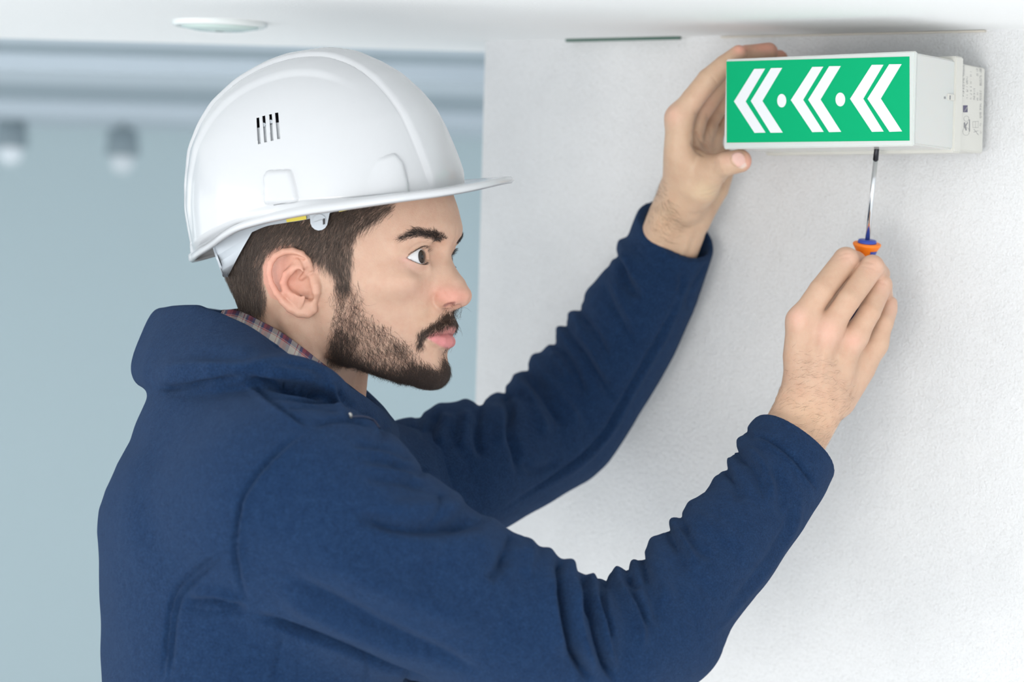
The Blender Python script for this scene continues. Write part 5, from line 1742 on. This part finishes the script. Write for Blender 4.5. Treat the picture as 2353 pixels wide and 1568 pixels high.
def shell_r(t, h):
    """radius of the shell at angle t and height h"""
    fz = (np.interp(h, np.r_[fh, top_h], np.r_[fa, A0H]) - A0H)
    bz = (A0H - np.interp(h, np.r_[bh, top_h], np.r_[ba, A0H]))
    u = np.clip((h - 30) / (top_h - 30), 0, 1)
    wz = (W0 + 3) * (1 - u ** 2.6) ** (1 / 2.25)
    L_ = np.where(np.cos(t) > 0, fz, bz)
    n = 2.15
    return (np.abs(np.cos(t) / np.maximum(L_, 1)) ** n + np.abs(np.sin(t) / np.maximum(wz, 1)) ** n) ** (-1 / n)


V = []
ring_r = [RB - 1.2, RB, RB - 0.6, RB - 3.0]
_tf = np.interp(np.abs(ths), [0, 0.5, 0.9, 1.3], [0.4, 0.45, 0.8, 1.0])
ring_c = [CB, CB + 0.9 * _tf, CB + 2.6 * _tf, CB + 3.8 * _tf]
hb = CB + np.interp(np.abs(ths), [0, 0.6, 1.0, 1.5, 2.0, 2.6, 3.14], [5, 6, 7, 11, 11, 11, 14])
for r_, c_ in zip(ring_r, ring_c): V.append(np.stack([A0H + r_ * np.cos(ths), r_ * np.sin(ths), c_], 1))
sb = shell_r(ths, np.maximum(hb, 0))
for f_ in (0.30, 0.65, 0.9):
    r_ = (RB - 3.0) * (1 - f_) + (sb + 1.0) * f_; c_ = (CB + 3.8) * (1 - f_) + (hb - 1.0) * f_
    # the rim hangs like a gutter at the sides and back
    V.append(np.stack([A0H + r_ * np.cos(ths), r_ * np.sin(ths), c_], 1))
for i in range(NH + 1):
    s_ = i / NH
    g_ = math.sin(s_ * math.pi / 2) ** 1.0
    h_ = hb + (top_h - 0.05 - hb) * g_
    r_ = shell_r(ths, h_)
    V.append(np.stack([A0H + r_ * np.cos(ths), r_ * np.sin(ths), h_], 1))
V = np.array(V)                      # rings, NT, 3
# soften profile kinks along the rings direction
for _ in range(8):
    V[9:-1] = (V[8:-2] + 2 * V[9:-1] + V[10:]) / 4
nr = V.shape[0]
HV = V.reshape(-1, 3)
idx = np.arange(nr * NT).reshape(nr, NT)
HQ = np.stack([idx[:-1], np.roll(idx, -1, 1)[:-1], np.roll(idx, -1, 1)[1:], idx[1:]], -1).reshape(-1, 4)
HV = np.vstack([HV, [[HV[-NT:, 0].mean(), 0, top_h + 0.1]]])
cap_f = np.array([[idx[-1, k], idx[-1, (k + 1) % NT], len(HV) - 1, len(HV) - 1] for k in range(NT)])
Nn = vnormals(HV, HQ)
Nn[-1] = (0, 0, 1)
if (Nn[:, 2] * (HV[:, 2] > 100)).sum() < 0: Nn = -Nn; flip = True
else: flip = False


def sst(x, a, b):
    t = np.clip((x - a) / (b - a), 0, 1)
    return t * t * (3 - 2 * t)


a_, b_, c_ = HV[:, 0], np.abs(HV[:, 1]), HV[:, 2]
onshell = sst(c_, 58, 74)
w1 = 27 + 15 * sst(a_, 60, 125) 
disp = 3.2 * (1 - sst(b_, w1 - 3, w1 + 0.5)) * onshell
disp += 2.4 * (1 - sst(b_, 46, 53)) * sst(c_, 70, 105) * (1 - sst(a_, 40, 80))
hsp = HV.copy(); hsp[:, 1] = b_
hp = PX(t2c(hsp))
rid = np.r_[np.repeat(np.arange(nr), NT), nr] >= 8
disp += 3.0 * rid * mask(hp, [(615, 465), (614, 408), (620, 398), (668, 396), (676, 424), (684, 462)], 3.5)
_m = mask(hp, [(846, 462), (848, 410), (868, 372), (902, 360), (918, 380), (928, 420), (933, 462)], 3.5)
disp += 4.2 * rid * _m * sst(hp[:, 0], 838, 915)
HV = HV + Nn * disp[:, None]
faces = [tuple(f) for f in HQ.tolist()] + [tuple(f[:3]) for f in cap_f.tolist()]
if flip: faces = [f[::-1] for f in faces]
hat = empty('hard_hat', c2w(t2c(np.array([0, 0, 60.0]))), 'white safety helmet with four vent slots and a peaked brim', 'hard hat')
shell = fast_mesh('shell', t2c(HV), faces, m_hat, hat)
sol = shell.modifiers.new('thickness', 'SOLIDIFY'); sol.thickness = 0.0026; sol.offset = -1
# vent slots cut right through
cut_bm = bmesh.new()
SLOTS = [[(589.3, 271.4), (595.4, 270), (599.3, 330), (592.9, 331.4)], [(602.9, 266.8), (609.3, 265.7), (613.6, 326.4), (607.5, 327.5)],
         [(618.6, 263.2), (624.6, 262.1), (628.6, 322.9), (622.5, 323.9)], [(632, 259.6), (639.3, 258.6), (643.9, 318.6), (637.1, 319.6)]]
dd = h2c(np.array([-60, 88, 80.0]))[1]
def near_at(x, y):
    T_ = t2c(HV); m_ = (np.hypot(hp[:, 0] - x, hp[:, 1] - y) < 7) & (HV[:, 1] > 0)
    return float(np.median(T_[m_][:, 1]))


near_d = float(c2w(t2c(HV)).shape[0] and np.median(t2c(HV)[(np.abs(hp[:, 0] - 615) < 12) & (np.abs(hp[:, 1] - 295) < 20) & (HV[:, 1] > 0)][:, 1]))
for s_ in SLOTS:
    vb = [cut_bm.verts.new(Vector(c2w(P(x, y, near_d + dz)))) for dz in (-0.02, 0.02) for x, y in s_]
    cut_bm.faces.new(vb[:4]); cut_bm.faces.new(vb[4:][::-1])
    for k in range(4): cut_bm.faces.new((vb[k], vb[4 + k], vb[4 + (k + 1) % 4], vb[(k + 1) % 4])[::-1])
bmesh.ops.recalc_face_normals(cut_bm, faces=cut_bm.faces[:])
cme = bpy.data.meshes.new('cut'); cut_bm.to_mesh(cme); cut_bm.free()
cob = bpy.data.objects.new('cut', cme); COL.objects.link(cob)
bo = shell.modifiers.new('vents', 'BOOLEAN'); bo.object = cob; bo.operation = 'DIFFERENCE'; bo.solver = 'EXACT'
dg = bpy.context.evaluated_depsgraph_get()
nme = bpy.data.meshes.new_from_object(shell.evaluated_get(dg))
shell.modifiers.clear(); shell.data = nme
bpy.data.objects.remove(cob)
# sliding vent shutter and a near-black sheet added for the dark inside the slots
for s_ in SLOTS:
    (x0, y0), (x1, y1), (x2, y2), (x3, y3) = s_
    def lerp(p, q, t): return (p[0] + (q[0] - p[0]) * t, p[1] + (q[1] - p[1]) * t)
    tl, tr_ = lerp(s_[0], s_[3], 0.38), lerp(s_[1], s_[2], 0.38)
    q = [(tl[0] - 0.6, tl[1]), (tr_[0] + 0.6, tr_[1]), (x2 + 0.6, y2 + 1), (x3 - 0.6, y3 + 1)]
    v = [P(x, y, near_at(x, y) + dz) for dz in (0.0014, 0.0030) for x, y in q]
    fast_mesh('vent_shutter', np.array(v), [(0, 1, 2, 3), (7, 6, 5, 4), (0, 4, 5, 1), (1, 5, 6, 2), (2, 6, 7, 3), (3, 7, 4, 0)], m_shut, hat, smooth=False)
for cx_, cy_ in ((606, 286.5), (622, 279.5)):
    v = [P(cx_ + sx * 4.8, cy_ + sy * 4.5, near_at(cx_, cy_) + dz) for dz in (-0.0012, 0.0040) for sx, sy in ((-1, -.5), (.1, -1), (1, -.4), (.7, 1), (-.6, 1))]
    fast_mesh('shutter_knob', np.array(v), [(0, 1, 2, 3, 4), (9, 8, 7, 6, 5)] + [(k, 5 + k, 5 + (k + 1) % 5, (k + 1) % 5) for k in range(5)], m_hg, hat, smooth=False)
v = [P(x, y, near_at(x, y) + dz) for dz in (0.008, 0.010) for x, y in ((578, 252), (655, 240), (660, 335), (584, 348))]
fast_mesh('slot_backing', np.array(v), [(0, 1, 2, 3), (7, 6, 5, 4), (0, 4, 5, 1), (1, 5, 6, 2), (2, 6, 7, 3), (3, 7, 4, 0)], m_hin, hat, smooth=False)


def strip(name, A, B, th, m, parent, nseg=24):
    """band between two edge lines given as (px, py, b) in the head frame, th mm thick"""
    A, B = catmull([EP(*p) for p in A], 8), catmull([EP(*p) for p in B], 8)
    A = np.stack([np.interp(np.linspace(0, 1, nseg), np.linspace(0, 1, len(A)), A[:, k]) for k in range(3)], 1)
    B = np.stack([np.interp(np.linspace(0, 1, nseg), np.linspace(0, 1, len(B)), B[:, k]) for k in range(3)], 1)
    n = np.cross(np.gradient(A, axis=0), B - A); n /= np.linalg.norm(n, axis=1)[:, None] + 1e-9
    if n[:, 1].mean() < 0: n = -n
    v = np.concatenate([A, B, B - n * th, A - n * th])
    f = []
    N = nseg
    for i in range(N - 1):
        for k in range(4):
            k2 = (k + 1) % 4
            f.append((k * N + i, k * N + i + 1, k2 * N + i + 1, k2 * N + i))
    f.append((0, N, 2 * N, 3 * N)); f.append((4 * N - 1, 3 * N - 1, 2 * N - 1, N - 1))
    return fast_mesh(name, h2c(v), f, m, parent, smooth=False)


HCAM = h2c(hv); HPXA = PX(HCAM)


def skin_d(x, y, dflt=2.10):
    m = np.hypot(HPXA[:, 0] - x, HPXA[:, 1] - y) < 5
    return float(HCAM[m][:, 1].min()) if m.any() else dflt


def strip_c(name, A, B, off, th, m, parent, nseg=28, dflt=2.10):
    """band over the hair: edge lines in px, standing off the head by off metres"""
    def line(L_):
        c = catmull(L_, 8)
        c = np.stack([np.interp(np.linspace(0, 1, nseg), np.linspace(0, 1, len(c)), c[:, k]) for k in range(2)], 1)
        d = np.array([skin_d(x, y, dflt) for x, y in c])
        tt_ = np.linspace(-1, 1, nseg); d = np.polyval(np.polyfit(tt_, d, 3), tt_)
        return np.array([P(x, y, dd - off) for (x, y), dd in zip(c, d)])
    A, B = line(A), line(B)
    n = np.array([0, -1.0, 0])
    v = np.concatenate([A, B, B - n * th, A - n * th]); f = []; N = nseg
    for i in range(N - 1):
        for k in range(4):
            k2 = (k + 1) % 4
            f.append((k * N + i, k * N + i + 1, k2 * N + i + 1, k2 * N + i))
    f.append((0, N, 2 * N, 3 * N)); f.append((4 * N - 1, 3 * N - 1, 2 * N - 1, N - 1))
    o = fast_mesh(name, v, f, m, parent, smooth=True)
    o.data.set_sharp_from_angle(angle=math.radians(50))
    return o


strip_c('nape_band', [(484, 546), (494, 584), (503, 612), (512, 636)], [(600, 506), (585, 524), (566, 556), (546, 592), (522, 638)], 0.011, 0.002, m_hg, hat, dflt=2.085)
strip_c('head_band', [(560, 500), (620, 490), (690, 478), (790, 462)], [(578, 534), (612, 520), (650, 513), (706, 504), (770, 486), (806, 478)], 0.0100, 0.002, m_hg, hat)
strip_c('yellow_clip', [(653, 486), (680, 482), (701, 480)], [(659, 511), (680, 508), (704, 504)], 0.0125, 0.002, m_hy, hat)['label'] = 'yellow clip'
strip_c('yellow_clip', [(774, 472), (802, 466)], [(779, 487), (804, 482)], 0.0125, 0.0015, m_hy, hat)['label'] = 'yellow clip'
strip_c('clip_slot', [(672, 491), (684, 489)], [(674, 499), (685, 497)], 0.0129, 0.0005, m_hd, hat)
# round lug hanging from the brim
lugp = [(700, 484)] + [(712, 497)] + [(733 + 20 * math.cos(a), 510 + 20 * math.sin(a)) for a in np.radians([170, 145, 120, 95, 70, 45, 20, 5])] + [(757, 492), (764, 478)]
LD = skin_d(733, 505) - 0.0135
lv_ = [P(x, y, LD + dz) for dz in (0, 0.003) for x, y in lugp]
n_ = len(lugp)
fast_mesh('chin_strap_lug', np.array(lv_), [tuple(range(n_)), tuple(range(2 * n_ - 1, n_ - 1, -1))] + [(i, n_ + i, n_ + (i + 1) % n_, (i + 1) % n_) for i in range(n_)], m_hg, hat, smooth=False)


def disc(name, cx_, cy_, r_, b0, b1, m, inner=0.0):
    a = np.linspace(0, 2 * math.pi, 33)[:-1]
    v = [P(cx_ + r_ * math.cos(t), cy_ + r_ * math.sin(t), LD + b0) for t in a] + [P(cx_ + r_ * math.cos(t), cy_ + r_ * math.sin(t), LD + b1) for t in a]
    return fast_mesh(name, np.array(v), [tuple(range(32)), tuple(range(63, 31, -1))] + [(i, 32 + i, 32 + (i + 1) % 32, (i + 1) % 32) for i in range(32)], m, hat, smooth=False)


disc('lug_button', 734, 508, 15.5, -0.0010, 0.001, m_hg)
def bar(name, pts, off, th, m):
    n = len(pts)
    v = [P(x, y, LD + off + dz) for dz in (0, th) for x, y in pts]
    return fast_mesh(name, np.array(v), [tuple(range(n)), tuple(range(2 * n - 1, n - 1, -1))] + [(i, n + i, n + (i + 1) % n, (i + 1) % n) for i in range(n)], m, hat, smooth=False)


bar('button_bar', [(722, 511), (741, 505), (742, 513), (723, 519)], -0.0022, 0.0014, m_hg)
bar('button_slot', [(742, 503), (747, 502), (747, 515), (742, 517)], -0.0014, 0.0006, m_hd)
# folded strap at the back of the harness
strip_c('harness_strap', [(490, 556), (503, 596), (516, 628)], [(504, 550), (514, 590), (520, 626)], 0.0135, 0.001, m_hd, hat, dflt=2.085)
strip_c('strap_edge', [(484, 556), (498, 598), (512, 630)], [(491, 556), (503, 598), (516, 630)], 0.0145, 0.001, m_hg, hat, dflt=2.085)
strip_c('strap_stop', [(511, 625), (524, 624)], [(513, 637), (523, 637)], 0.0155, 0.003, m_hg, hat, dflt=2.085)

# ------------------------------------------------------------------ the body as one mesh
def finish_body():
    vs, qs, cs, off = [], [], [], 0
    for v, q, c in BODY:
        vs.append(v); qs.append(q + off); cs.append(c); off += len(v)
    return fast_mesh('body', np.concatenate(vs), np.concatenate(qs), m_skin, person, attrs={'tint': np.concatenate(cs)})


finish_body()
